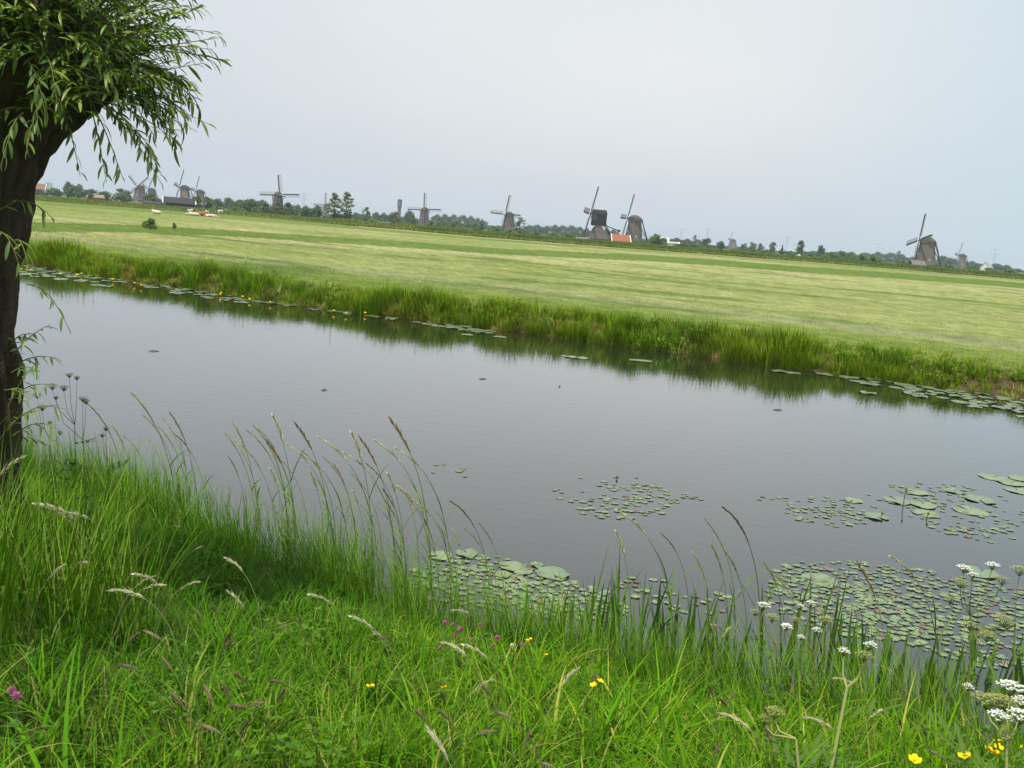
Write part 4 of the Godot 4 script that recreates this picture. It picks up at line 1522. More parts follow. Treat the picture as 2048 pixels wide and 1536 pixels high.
	for k in all.size():
		var pick := 3 if rng.randf() < 0.07 else (4 if rng.randf() < 0.08 else rng.randi() % 3)
		var size := R(0.026, 0.047)
		if k < 298:
			var hue: String = "reddish" if pick == 3 else ("yellowing" if pick == 4 else ("dull green" if pick == 2 else "pale green"))
			var side: String = "far" if all[k][3] > 0.3 else ("near" if all[k][3] < -0.3 else "middle")
			var end: String = "left end" if all[k][2] < -0.55 else ("left" if all[k][2] < -0.15 else ("centre" if all[k][2] < 0.2 else ("right" if all[k][2] < 0.6 else "right end")))
			pad("floating_leaf", small[pick], all[k][0], size, "%s %s leaf, %s %s, in %s" % ["large" if size > 0.041 else ("tiny" if size < 0.032 else "small"), hue, side, end, all[k][1]], "small floating leaves on the canal", R(0.8, 1.0))
		else:
			var b := Basis(Vector3.UP, R(0, TAU))
			rest[0 if pick != 3 else 1].append(Transform3D(b.scaled(Vector3(size, 1, size * R(0.8, 1.0))), all[k][0] + Vector3(0, R(0.001, 0.006), 0)))
	for k in 2:
		var t := []
		for x in rest[k]: t.append(Color.WHITE * R(0.8, 1.15))
		tag(scatter("floating_leaves", small[0] if k == 0 else small[3], M.pad, rest[k], t), "further small round leaves floating on the canal" if k == 0 else "further reddish leaves floating on the canal", "lily pads")
	for p in [[Vector3(-3.14, 0.00, -17.00), "dark twig with a leaf afloat left of mid canal"], [Vector3(-0.58, 0.00, -19.75), "drifting twig in the middle of the open water"], [Vector3(0.93, 0.00, -19.58), "drifting twig right of the middle of the open water"], [Vector3(-7.03, 0.00, -19.87), "small twig drifting towards the left bank"], [Vector3(4.95, 0.00, -18.84), "twig drifting below the right-hand reflection"]]:
		var o := thing("floating_debris", p[0] + Vector3(0, 0.006, 0), R(0, TAU))
		var m := Mb.new()
		m.tube(PackedVector3Array([Vector3(-0.09, 0, 0), Vector3(0, 0.008, 0.02), Vector3(0.1, 0.002, 0)]), PackedFloat32Array([0.006, 0.009, 0.004]), 5, Color(0.06, 0.05, 0.03))
		m.blade(Vector3(0.02, 0.004, 0), 0.8, 0.09, 0.03, 1.5, 0.05, 4, Color(0.10, 0.09, 0.04), 1.0)
		put("twig", m.mesh(), M.stem, o)
		tag(o, p[1], "debris")
	# a bud stalk and curled leaves among the right-hand patch
	for p in [[Vector3(4.83, 0.00, -12.12), 0.20, "tall dark lily bud standing upright in the mid-right patch"], [Vector3(4.88, 0.00, -11.52), 0.07, "short dark bud stalk in front of the mid-right pads"], [Vector3(1.36, 0.00, -12.26), 0.03, "dark bud at the top of the middle leaf patch"], [Vector3(4.33, 0.00, -11.45), 0.05, "brown curled bud beside the torn lily pad"]]:
		var o := thing("water_lily_bud", p[0])
		var m := Mb.new()
		m.tube(PackedVector3Array([Vector3(0, -0.05, 0), Vector3(0.004, p[1] * 0.6, 0), Vector3(0.012, p[1], 0.004)]), PackedFloat32Array([0.006, 0.005, 0.004]), 6, Color(0.09, 0.11, 0.03))
		put("stalk", m.mesh(), M.stem, o)
		var h := Mb.new()
		h.ball(Vector3(0.012, p[1], 0.004), Vector3(0.013, 0.02, 0.013), 6, 8, Color(0.12, 0.14, 0.03))
		put("bud", h.mesh(), M.stem, o)
		tag(o, p[2], "water lily")
	# yellow lilies standing over the far pads
	for k in 24:
		var s := R(-40.0, -18.5)
		var n := R(24.0, 25.4)
		var o := thing("yellow_water_lily", sn(s, n, 0))
		var st := Mb.new()
		st.tube(PackedVector3Array([Vector3(0, -0.05, 0), Vector3(0, 0.07, 0)]), PackedFloat32Array([0.008, 0.007]), 5, Color(0.1, 0.16, 0.03))
		put("stalk", st.mesh(), M.stem, o)
		var h := Mb.new()
		h.ball(Vector3(0, 0.09, 0), Vector3(0.035, 0.028, 0.035), 6, 8, Color(0.78, 0.58, 0.02))
		for q in 5:
			h.ball(Vector3(cos(TAU * q / 5.0) * 0.028, 0.095, sin(TAU * q / 5.0) * 0.028), Vector3(0.014, 0.02, 0.014), 4, 6, Color(0.80, 0.62, 0.03))
		put("bloom", h.mesh(), M.petal, o)
		tag(o, "%s yellow lily bloom %s of the left strip, %s" % [["tiny", "small", "pale"][k % 3], "on the outer edge" if n < 24.5 else ("near the bank" if n > 25.0 else "midway"), ["by the willow trunk", "below the lone shrub", "halfway along", "towards the dock plant", "at its right end"][clampi(int((s + 40.0) / 4.4), 0, 4)]], "water lily", "yellow water lilies along the far bank")
	# yellow flags and docks on the far bank
	for k in 16:
		var s := R(-41.0, -33.0) if k < 11 else R(-30.0, -17.0)
		var n := far_shore(s) + R(0.4, 1.3)
		var o := thing("yellow_flag", sn(s, n, far_height(s, n)))
		var hh := R(0.6, 0.85)
		var st := Mb.new()
		st.tube(PackedVector3Array([Vector3.ZERO, Vector3(0.02, hh, 0)]), PackedFloat32Array([0.008, 0.006]), 5, Color(0.09, 0.15, 0.03))
		put("stem", st.mesh(), M.stem, o)
		var h := Mb.new()
		for q in 6:
			h.blade(Vector3(0.02, hh, 0), TAU * q / 6.0, 0.09, 0.045, 0.7 if q % 2 else 0.1, 1.6 if q % 2 else 0.3, 4, Color(0.80, 0.64, 0.02), 1.0)
		put("bloom", h.mesh(), M.petal, o)
		tag(o, "%s yellow iris bloom on the far bank, %s" % ["tall" if hh > 0.76 else ("short" if hh < 0.68 else "middling"), ["beside the willow trunk", "below the lone field shrub", "left of the dock plant", "right of the dock plant", "near the mid-bank"][clampi(int((s + 41.0) / 4.8), 0, 4)]], "iris", "yellow irises on the far bank")
	for p in [Vector3(-7.24, 0.30, -33.99), Vector3(2.92, 0.30, -32.94)]:
		var s: float = p.dot(U)
		var n := far_shore(s) + 0.25
		var o := thing("dock_plant", sn(s, n, far_height(s, n)))
		for k in 7:
			var l := Mb.new()
			l.blade(Vector3(R(-0.1, 0.1), 0.05, R(-0.1, 0.1)), R(0, TAU), R(0.35, 0.6), R(0.09, 0.13), R(0.2, 0.7), R(0.5, 1.2), 6, Color(0.12, 0.18, 0.045) if k else Color(0.30, 0.20, 0.12), 1.0)
			put("leaf", l.mesh(), M.grass, o)
		tag(o, "broad-leaved dock with a withered leaf by the pads" if p.x < -2.0 else "broad-leaved pale green dock halfway up the far bank", "plant")

func too_near(list: Array, p: Vector2, d: float) -> bool:
	for q in list:
		if p.distance_squared_to(q) < d * d: return true
	return false

func build_flowers() -> void:
	rng.seed = 202
	var kinds := []
	var heads := [Color(0.40, 0.38, 0.20), Color(0.30, 0.26, 0.15), Color(0.55, 0.51, 0.33), Color(0.36, 0.28, 0.18)]
	for k in 8:
		# height, bend, head, looseness
		kinds.append(grass_stem(1.0, [0.85, 1.1, 0.65, 1.25, 0.95, 0.75, 1.15, 0.5][k], [0.24, 0.2, 0.26, 0.22, 0.28, 0.2, 0.26, 0.2][k], [0.25, 0.15, 0.35, 0.3, 0.2, 0.5, 0.25, 0.6][k], Color(0.14, 0.20, 0.07), heads[[0, 1, 0, 2, 0, 3, 1, 2][k]], 6, 900 + k))
	var tips := []
	for k in 8:
		var st: ArrayMesh = kinds[k][0]
		var vv: PackedVector3Array = st.surface_get_arrays(0)[Mesh.ARRAY_VERTEX]
		tips.append(vv[vv.size() - 1])
	rng.seed = 203
	for t in [
		[Vector3(-2.93, 1.42, -7.82), 0, "grass stem with a thin seed head left of the main seeding clump"],
		[Vector3(-2.96, 1.17, -8.18), 6, "grass stem with a thin seed head left of the main seeding clump"],
		[Vector3(-2.78, 1.19, -8.09), 4, "grass stem with a thin seed head left of the main seeding clump"],
		[Vector3(-2.68, 1.27, -7.96), 2, "grass stem with a thin seed head left of the main seeding clump"],
		[Vector3(-2.87, 1.08, -8.26), 0, "grass stem with a thin seed head left of the main seeding clump"],
		[Vector3(-3.06, 1.02, -8.04), 6, "grass stem with a thin seed head left of the main seeding clump"],
		[Vector3(-3.26, 1.31, -7.80), 4, "grass stem with a thin seed head left of the main seeding clump"],
		[Vector3(-3.22, 1.07, -8.19), 2, "grass stem with a thin seed head left of the main seeding clump"],
		[Vector3(-2.90, 0.98, -8.15), 0, "grass stem with a thin seed head left of the main seeding clump"],
		[Vector3(-2.66, 1.06, -8.07), 6, "grass stem with a thin seed head left of the main seeding clump"],
		[Vector3(-2.23, 1.19, -8.15), 2, "seed head at the left end of the seeding clump over the water"],
		[Vector3(-2.38, 1.02, -8.47), 0, "seed head at the left end of the seeding clump over the water"],
		[Vector3(-2.16, 1.07, -8.38), 6, "seed head at the left end of the seeding clump over the water"],
		[Vector3(-2.08, 1.15, -8.24), 4, "seed head at the left end of the seeding clump over the water"],
		[Vector3(-2.36, 0.81, -8.53), 2, "seed head at the left end of the seeding clump over the water"],
		[Vector3(-2.27, 0.98, -8.40), 0, "seed head at the left end of the seeding clump over the water"],
		[Vector3(-2.17, 0.96, -8.27), 6, "seed head at the left end of the seeding clump over the water"],
		[Vector3(-1.93, 1.21, -7.82), 1, "arching seed head in the middle of the seeding clump over the water"],
		[Vector3(-1.91, 1.26, -8.18), 7, "arching seed head in the middle of the seeding clump over the water"],
		[Vector3(-1.70, 1.23, -8.07), 5, "arching seed head in the middle of the seeding clump over the water"],
		[Vector3(-1.62, 1.02, -7.94), 3, "arching seed head in the middle of the seeding clump over the water"],
		[Vector3(-1.68, 0.96, -8.28), 1, "arching seed head in the middle of the seeding clump over the water"],
		[Vector3(-1.89, 0.84, -8.08), 7, "arching seed head in the middle of the seeding clump over the water"],
		[Vector3(-1.89, 1.10, -7.93), 5, "arching seed head in the middle of the seeding clump over the water"],
		[Vector3(-1.81, 1.00, -8.31), 3, "arching seed head in the middle of the seeding clump over the water"],
		[Vector3(-1.83, 0.91, -8.15), 1, "arching seed head in the middle of the seeding clump over the water"],
		[Vector3(-1.56, 0.85, -8.05), 7, "arching seed head in the middle of the seeding clump over the water"],
		[Vector3(-1.44, 1.21, -7.72), 3, "seed head at the right of the seeding clump over the water"],
		[Vector3(-1.46, 0.97, -8.07), 1, "seed head at the right of the seeding clump over the water"],
		[Vector3(-1.23, 1.22, -7.95), 7, "seed head at the right of the seeding clump over the water"],
		[Vector3(-1.14, 1.21, -7.82), 5, "seed head at the right of the seeding clump over the water"],
		[Vector3(-1.07, 1.12, -8.18), 3, "seed head at the right of the seeding clump over the water"],
		[Vector3(-1.21, 0.86, -8.01), 1, "seed head at the right of the seeding clump over the water"],
		[Vector3(-1.18, 0.77, -7.86), 7, "seed head at the right of the seeding clump over the water"],
		[Vector3(-1.39, 0.89, -8.18), 5, "seed head at the right of the seeding clump over the water"],
		[Vector3(-1.29, 1.03, -8.05), 3, "seed head at the right of the seeding clump over the water"],
		[Vector3(-1.09, 0.98, -7.93), 1, "seed head at the right of the seeding clump over the water"],
		[Vector3(-0.90, 1.40, -7.70), 5, "tallest upright seed head at the right of the seeding clump"],
		[Vector3(-0.88, 1.10, -8.05), 3, "tallest upright seed head at the right of the seeding clump"],
		[Vector3(-0.86, 1.05, -7.40), 7, "drooping seed head low at the right of the seeding clump"],
		[Vector3(-0.93, 0.84, -7.74), 5, "drooping seed head low at the right of the seeding clump"],
		[Vector3(-0.84, 0.93, -7.60), 3, "drooping seed head low at the right of the seeding clump"],
		[Vector3(-0.78, 0.93, -7.46), 1, "drooping seed head low at the right of the seeding clump"],
		[Vector3(-0.76, 0.81, -7.81), 7, "drooping seed head low at the right of the seeding clump"],
		[Vector3(-0.90, 0.78, -7.65), 5, "drooping seed head low at the right of the seeding clump"],
		[Vector3(-0.68, 0.83, -7.52), 3, "drooping seed head low at the right of the seeding clump"],
		[Vector3(-0.37, 0.92, -7.24), 6, "thin seed head standing before the near lily patch"],
		[Vector3(-0.49, 0.65, -7.58), 4, "thin seed head standing before the near lily patch"],
		[Vector3(-0.36, 0.66, -7.44), 2, "thin seed head standing before the near lily patch"],
		[Vector3(-0.16, 0.76, -7.30), 0, "thin seed head standing before the near lily patch"],
		[Vector3(-0.27, 0.60, -7.65), 6, "thin seed head standing before the near lily patch"],
		[Vector3(0.78, 1.10, -6.70), 3, "bent grass stem rising from the iris clump"],
		[Vector3(1.14, 0.87, -7.01), 1, "bent grass stem rising from the iris clump"],
		[Vector3(0.81, 0.88, -6.95), 7, "loose reddish seed head left of the bent stem in the iris clump"],
		[Vector3(1.48, 1.18, -6.69), 6, "dark slender seed head right of the iris against open water"],
		[Vector3(1.44, 0.99, -7.05), 4, "dark slender seed head right of the iris against open water"],
		[Vector3(1.47, 0.86, -6.90), 2, "dark slender seed head right of the iris against open water"],
		[Vector3(1.53, 0.87, -6.73), 0, "dark slender seed head right of the iris against open water"],
		[Vector3(1.28, 0.90, -6.53), 2, "dark short seed head near the water right of the iris"],
		[Vector3(1.81, 0.80, -6.76), 0, "dark short seed head near the water right of the iris"],
		[Vector3(1.81, 0.80, -6.61), 6, "dark short seed head near the water right of the iris"],
		[Vector3(2.16, 1.09, -5.97), 5, "pale thin seed head over the bottom-right leaf raft"],
		[Vector3(2.46, 1.07, -6.23), 3, "pale thin seed head over the bottom-right leaf raft"]]:
		var tip: Vector3 = t[0]
		var k: int = t[1]
		var turn := R(-0.45, 0.45)
		var off: Vector3 = Basis(Vector3.UP, turn) * tips[k]
		var base := tip
		var size := 1.0
		for q in 4:
			base = tip - off * size
			var n := base.dot(N)
			base.y = maxf(bank_height(base.dot(U), n), -0.12)
			size = (tip.y - base.y) / off.y
		var o := stem_thing(numbered("reed_grass"), kinds[k])
		add_child(o, true)
		o.transform = Transform3D(Basis(Vector3.UP, turn).scaled(Vector3.ONE * size), base)
		tag(o, t[2], "grass stem", "flowering grasses along the near water's edge")
	# flower spikes nodding over the meadow
	var fox := []
	var cols := [Color(0.24, 0.19, 0.125), Color(0.28, 0.24, 0.15), Color(0.20, 0.14, 0.11)]
	for k in 3:
		fox.append(grass_stem(0.55, [0.9, 1.4, 0.5][k], 0.05, 0.1, Color(0.11, 0.17, 0.045), cols[k], 0, 950 + k, 0.003))
	for k in 3:
		fox.append(grass_stem(0.6, [1.5, 1.9, 1.2][k], 0.13, 0.45, Color(0.18, 0.23, 0.08), Color(0.50, 0.49, 0.33), 0, 960 + k))
	var ftips := []
	for k in 6:
		var vv: PackedVector3Array = fox[k][0].surface_get_arrays(0)[Mesh.ARRAY_VERTEX]
		ftips.append(vv[vv.size() - 1])
	rng.seed = 204
	for t in [
		[Vector3(-1.13, 1.47, -3.01), 0, "brown flower spike in the near grass at lower left"],
		[Vector3(-1.03, 1.46, -3.09), 0, "brown flower spike in the near grass at lower left"],
		[Vector3(-0.84, 1.47, -2.90), 0, "brown flower spike in the near grass at lower left"],
		[Vector3(-0.79, 1.47, -2.92), 0, "brown flower spike in the near grass at lower left"],
		[Vector3(-0.92, 1.42, -3.42), 0, "brown flower spike in the near grass at lower left"],
		[Vector3(-1.19, 1.46, -3.27), 0, "brown flower spike in the near grass at lower left"],
		[Vector3(-1.63, 1.05, -5.42), 0, "brown flower spike in the near grass at lower left"],
		[Vector3(-0.83, 1.16, -4.21), 0, "brown flower spike in the near grass left of the clover"],
		[Vector3(-0.87, 1.17, -4.14), 0, "brown flower spike in the near grass left of the clover"],
		[Vector3(-1.21, 1.18, -4.25), 0, "brown flower spike in the near grass at lower left"],
		[Vector3(-1.24, 1.22, -4.10), 0, "brown flower spike in the near grass at lower left"],
		[Vector3(-0.78, 1.46, -3.03), 0, "brown flower spike in the near grass at lower left"],
		[Vector3(-0.73, 1.47, -2.81), 0, "brown flower spike in the near grass at lower left"],
		[Vector3(-0.89, 1.43, -3.34), 0, "brown flower spike in the near grass at lower left"],
		[Vector3(-1.17, 1.45, -3.32), 0, "brown flower spike in the near grass at lower left"],
		[Vector3(-0.91, 1.48, -2.82), 0, "brown flower spike in the near grass at lower left"],
		[Vector3(-0.76, 1.50, -2.62), 0, "brown flower spike in the near grass at lower left"],
		[Vector3(-0.66, 1.49, -2.67), 0, "brown flower spike in the near grass left of the clover"],
		[Vector3(-0.62, 1.46, -2.94), 0, "brown flower spike in the near grass left of the clover"],
		[Vector3(-0.66, 1.47, -2.84), 0, "brown flower spike in the near grass left of the clover"],
		[Vector3(-0.67, 1.46, -3.01), 0, "brown flower spike in the near grass left of the clover"],
		[Vector3(-0.01, 1.31, -3.40), 0, "brown flower spike in the near grass right of the clover"],
		[Vector3(-0.20, 1.46, -2.88), 0, "brown flower spike in the near grass left of the clover"],
		[Vector3(-0.14, 1.43, -3.07), 0, "brown flower spike in the near grass right of the clover"],
		[Vector3(0.04, 1.44, -2.96), 0, "brown flower spike in the near grass right of the clover"],
		[Vector3(0.02, 1.46, -2.80), 0, "brown flower spike in the near grass right of the clover"],
		[Vector3(0.13, 1.46, -2.80), 0, "brown flower spike in the near grass right of the clover"],
		[Vector3(0.52, 0.86, -4.81), 0, "brown flower spike in the near grass right of the clover"],
		[Vector3(0.43, 1.14, -3.97), 0, "brown flower spike in the near grass right of the clover"],
		[Vector3(-0.13, 1.45, -2.91), 0, "brown flower spike in the near grass right of the clover"],
		[Vector3(-0.70, 0.56, -6.79), 0, "brown flower spike in the near grass left of the clover"],
		[Vector3(0.17, 1.46, -2.64), 0, "brown flower spike in the near grass right of the clover"],
		[Vector3(1.08, 1.15, -3.78), 0, "brown flower spike in the near grass left of the thick bent stalk"],
		[Vector3(0.97, 1.15, -3.85), 0, "brown flower spike in the near grass left of the thick bent stalk"],
		[Vector3(0.69, 1.45, -2.84), 0, "brown flower spike in the near grass left of the thick bent stalk"],
		[Vector3(2.27, 0.59, -5.32), 0, "brown flower spike in the near grass near the buttercups at lower right"],
		[Vector3(1.96, 0.84, -4.65), 0, "brown flower spike in the near grass near the buttercups at lower right"],
		[Vector3(1.73, 1.09, -3.84), 0, "brown flower spike in the near grass near the buttercups at lower right"],
		[Vector3(1.63, 1.15, -3.52), 0, "brown flower spike in the near grass near the buttercups at lower right"],
		[Vector3(2.03, 0.57, -5.52), 0, "brown flower spike in the near grass near the buttercups at lower right"],
		[Vector3(2.03, 0.62, -5.30), 0, "brown flower spike in the near grass near the buttercups at lower right"],
		[Vector3(0.90, 1.13, -3.96), 0, "brown flower spike in the near grass left of the thick bent stalk"],
		[Vector3(1.00, 1.22, -3.43), 0, "brown flower spike in the near grass left of the thick bent stalk"],
		[Vector3(0.92, 1.15, -3.80), 0, "brown flower spike in the near grass left of the thick bent stalk"],
		[Vector3(2.24, 0.86, -4.30), 0, "brown flower spike in the near grass near the buttercups at lower right"],
		[Vector3(1.68, 1.06, -3.94), 0, "brown flower spike in the near grass near the buttercups at lower right"],
		[Vector3(2.38, 0.57, -5.37), 0, "brown flower spike in the near grass near the buttercups at lower right"],
		[Vector3(-1.58, 1.19, -4.55), 1, "pale drooping seed head in the near grass at lower left"],
		[Vector3(-1.49, 1.20, -4.42), 1, "pale drooping seed head in the near grass at lower left"],
		[Vector3(-1.44, 1.06, -5.24), 1, "pale drooping seed head in the near grass at lower left"],
		[Vector3(-1.38, 1.17, -4.58), 1, "pale drooping seed head in the near grass at lower left"],
		[Vector3(-1.21, 1.17, -4.47), 1, "pale drooping seed head in the near grass at lower left"],
		[Vector3(-1.84, 1.28, -4.42), 1, "pale drooping seed head in the near grass at lower left"],
		[Vector3(-1.83, 1.35, -4.16), 1, "pale drooping seed head in the near grass at lower left"],
		[Vector3(-2.02, 0.89, -6.24), 1, "pale drooping seed head in the near grass at lower left"],
		[Vector3(-1.57, 0.60, -7.19), 1, "pale drooping seed head in the near grass left of the clover"],
		[Vector3(-1.32, 0.59, -7.13), 1, "pale drooping seed head in the near grass left of the clover"],
		[Vector3(-0.90, 1.06, -4.81), 1, "pale drooping seed head in the near grass left of the clover"],
		[Vector3(-2.05, 1.19, -5.06), 1, "pale drooping seed head in the near grass at lower left"],
		[Vector3(-1.64, 1.22, -4.47), 1, "pale drooping seed head in the near grass at lower left"],
		[Vector3(-1.52, 1.36, -3.90), 1, "pale drooping seed head in the near grass at lower left"],
		[Vector3(-0.49, 1.17, -4.14), 1, "pale drooping seed head in the near grass left of the clover"],
		[Vector3(-0.11, 1.17, -4.09), 1, "pale drooping seed head in the near grass right of the clover"],
		[Vector3(-0.20, 1.17, -4.10), 1, "pale drooping seed head in the near grass right of the clover"],
		[Vector3(0.36, 1.16, -3.98), 1, "pale drooping seed head in the near grass right of the clover"],
		[Vector3(-0.16, 1.48, -2.74), 1, "pale drooping seed head in the near grass left of the clover"],
		[Vector3(-0.62, 1.17, -4.30), 1, "pale drooping seed head in the near grass left of the clover"],
		[Vector3(-0.22, 0.86, -5.27), 1, "pale drooping seed head in the near grass right of the clover"],
		[Vector3(0.01, 1.29, -3.51), 1, "pale drooping seed head in the near grass right of the clover"],
		[Vector3(1.57, 0.42, -6.51), 1, "pale drooping seed head in the near grass left of the thick bent stalk"],
		[Vector3(1.46, 0.42, -6.53), 1, "pale drooping seed head in the near grass left of the thick bent stalk"],
		[Vector3(1.71, 0.84, -4.83), 1, "pale drooping seed head in the near grass near the buttercups at lower right"],
		[Vector3(2.38, 0.42, -6.06), 1, "pale drooping seed head in the near grass near the buttercups at lower right"],
		[Vector3(2.45, 0.42, -6.00), 1, "pale drooping seed head in the near grass near the buttercups at lower right"],
		[Vector3(0.86, 1.23, -3.52), 1, "pale drooping seed head in the near grass left of the thick bent stalk"],
		[Vector3(1.21, 1.17, -3.67), 1, "pale drooping seed head in the near grass left of the thick bent stalk"],
		[Vector3(1.80, 0.89, -4.41), 1, "pale drooping seed head in the near grass near the buttercups at lower right"],
		[Vector3(-2.35, 1.83, -4.86), 1, "pale drooping seed head in the grass around the willow's foot"],
		[Vector3(-2.26, 1.70, -4.91), 1, "pale drooping seed head in the grass around the willow's foot"],
		[Vector3(-2.19, 1.58, -4.93), 1, "pale drooping seed head in the grass around the willow's foot"],
		[Vector3(-2.29, 1.40, -4.89), 1, "pale drooping seed head in the grass around the willow's foot"]]:
		var k: int = (0 if t[1] == 0 else 3) + rng.randi() % 3
		var turn := R(-0.7, 0.7) if rng.randf() < 0.65 else R(2.4, 3.9)
		var off: Vector3 = Basis(Vector3.UP, turn) * ftips[k]
		var base: Vector3 = t[0]
		var size := 1.0
		for q in 4:
			base = t[0] - off * size
			base.y = bank_height(base.dot(U), base.dot(N))
			size = clampf((t[0].y - base.y) / off.y, 0.5, 1.25)
		var o := stem_thing(numbered("foxtail_grass" if t[1] == 0 else "oat_grass"), fox[k])
		add_child(o, true)
		o.transform = Transform3D(Basis(Vector3.UP, turn).scaled(Vector3.ONE * size), base)
		tag(o, t[2], "grass stem", "brown flower spikes in the near grass" if t[1] == 0 else "pale seed heads in the near grass")
	rng.seed = 205
	for f in [
		["red_clover", Vector3(-0.26, 0.77, -5.32), "pale red clover head at the left end of the clover group", 1.00],
		["red_clover", Vector3(-0.17, 0.77, -5.24), "broad red clover head in the middle of the left trio", 1.25],
		["red_clover", Vector3(-0.21, 0.76, -5.33), "small red clover head between the left two of the group", 0.80],
		["red_clover", Vector3(-0.07, 0.61, -5.73), "red clover head highest and alone in the middle", 1.05],
		["red_clover", Vector3(-0.19, 0.78, -5.13), "dark small clover head below the left trio", 0.80],
		["red_clover", Vector3(0.03, 0.78, -5.14), "brightest magenta clover head right of centre", 1.20],
		["red_clover", Vector3(0.01, 0.78, -5.04), "small clover head just under the bright magenta one", 0.80],
		["red_clover", Vector3(0.16, 0.78, -5.08), "magenta clover head beside the white one", 0.95],
		["red_clover", Vector3(-0.10, 0.78, -5.09), "tiny dark clover head low in the middle of the group", 0.70],
		["red_clover", Vector3(-0.22, 1.06, -4.30), "dim clover head lowest at the left of the group", 0.70],
		["red_clover", Vector3(-1.42, 1.42, -2.89), "upper pink clover head at the left picture edge", 1.05],
		["red_clover", Vector3(-1.38, 1.43, -2.84), "lower pink clover head at the left picture edge", 1.15],
		["white_clover", Vector3(0.11, 0.78, -5.06), "single cream clover head between two magenta ones", 0.90],
		["buttercup", Vector3(0.20, 0.81, -5.06), "yellow buttercup beside the clover group", 1.15],
		["buttercup", Vector3(-0.38, 1.39, -3.16), "pale buttercup low in the grass left of centre", 1.00],
		["buttercup", Vector3(-0.15, 1.30, -3.39), "half hidden buttercup beneath a fallen stalk", 0.80],
		["buttercup", Vector3(0.46, 1.09, -4.01), "upper buttercup of a pair right of centre", 0.95],
		["buttercup", Vector3(0.43, 1.10, -3.95), "lower buttercup of a pair right of centre", 0.90],
		["buttercup", Vector3(0.28, 0.83, -4.85), "tiny buttercup right of the clover group", 0.60],
		["buttercup", Vector3(1.56, 1.12, -3.49), "buttercup at the bottom edge, leftmost of the right group", 1.50],
		["buttercup", Vector3(1.78, 1.11, -3.57), "buttercup at the bottom edge right of the leftmost one", 1.45],
		["buttercup", Vector3(1.92, 1.09, -3.67), "large buttercup beside two stacked ones at lower right", 1.50],
		["buttercup", Vector3(2.25, 0.83, -4.24), "upper of two stacked buttercups at lower right", 1.30],
		["buttercup", Vector3(1.94, 1.09, -3.65), "lower of two stacked buttercups at lower right", 1.40],
		["buttercup", Vector3(2.36, 0.83, -4.24), "buttercup cut by the right picture edge", 1.30],
		["buttercup", Vector3(2.31, 0.81, -4.35), "smallest buttercup above the stacked pair at lower right", 0.70]]:
		flower(f[0], f[1], f[2], f[3])
	for f in [
		[Vector3(0.39, 0.00, -7.24), 6, 0.50, "iris clump at the left end, beside the leaf patch"],
		[Vector3(0.57, 0.00, -7.15), 8, 0.62, "iris clump with a leaf bent sharply left"],
		[Vector3(0.80, 0.00, -7.06), 9, 0.80, "tallest broad-leaved iris clump in the middle of the bank"],
		[Vector3(0.97, 0.00, -7.09), 7, 0.62, "iris clump right of the tallest one"],
		[Vector3(1.16, 0.00, -7.04), 9, 0.82, "tall iris clump topped by a pointed leaf, below the bent stem"],
		[Vector3(1.31, 0.00, -7.07), 5, 0.55, "short iris clump between two tall ones"],
		[Vector3(1.51, 0.00, -6.94), 10, 0.72, "iris clump with pale leaves spread like arms"],
		[Vector3(1.65, 0.00, -6.88), 5, 0.50, "low iris clump right of the spread leaves"],
		[Vector3(2.06, 0.00, -6.96), 4, 0.85, "thin iris with one long blade leaning left over the leaf raft"],
		[Vector3(2.44, 0.00, -7.07), 6, 0.85, "iris with one tall blade rising over the leaf raft"],
		[Vector3(2.56, 0.00, -7.05), 6, 0.55, "iris clump behind the white umbels"],
		[Vector3(2.65, 0.00, -6.94), 6, 0.60, "iris clump right of the white umbels"],
		[Vector3(2.85, 0.00, -6.86), 6, 0.55, "first of the iris clumps standing in the leaf raft"],
		[Vector3(3.04, 0.00, -6.81), 6, 0.55, "second of the iris clumps standing in the leaf raft"],
		[Vector3(3.20, -0.00, -6.76), 5, 0.50, "iris clump low before the leaf raft"],
		[Vector3(3.48, 0.00, -6.89), 7, 0.65, "iris clump at right below the high umbels"],
		[Vector3(3.65, -0.00, -6.77), 6, 0.55, "iris clump at the right picture edge"]]:
		iris(f[0], f[1], f[2], f[3])
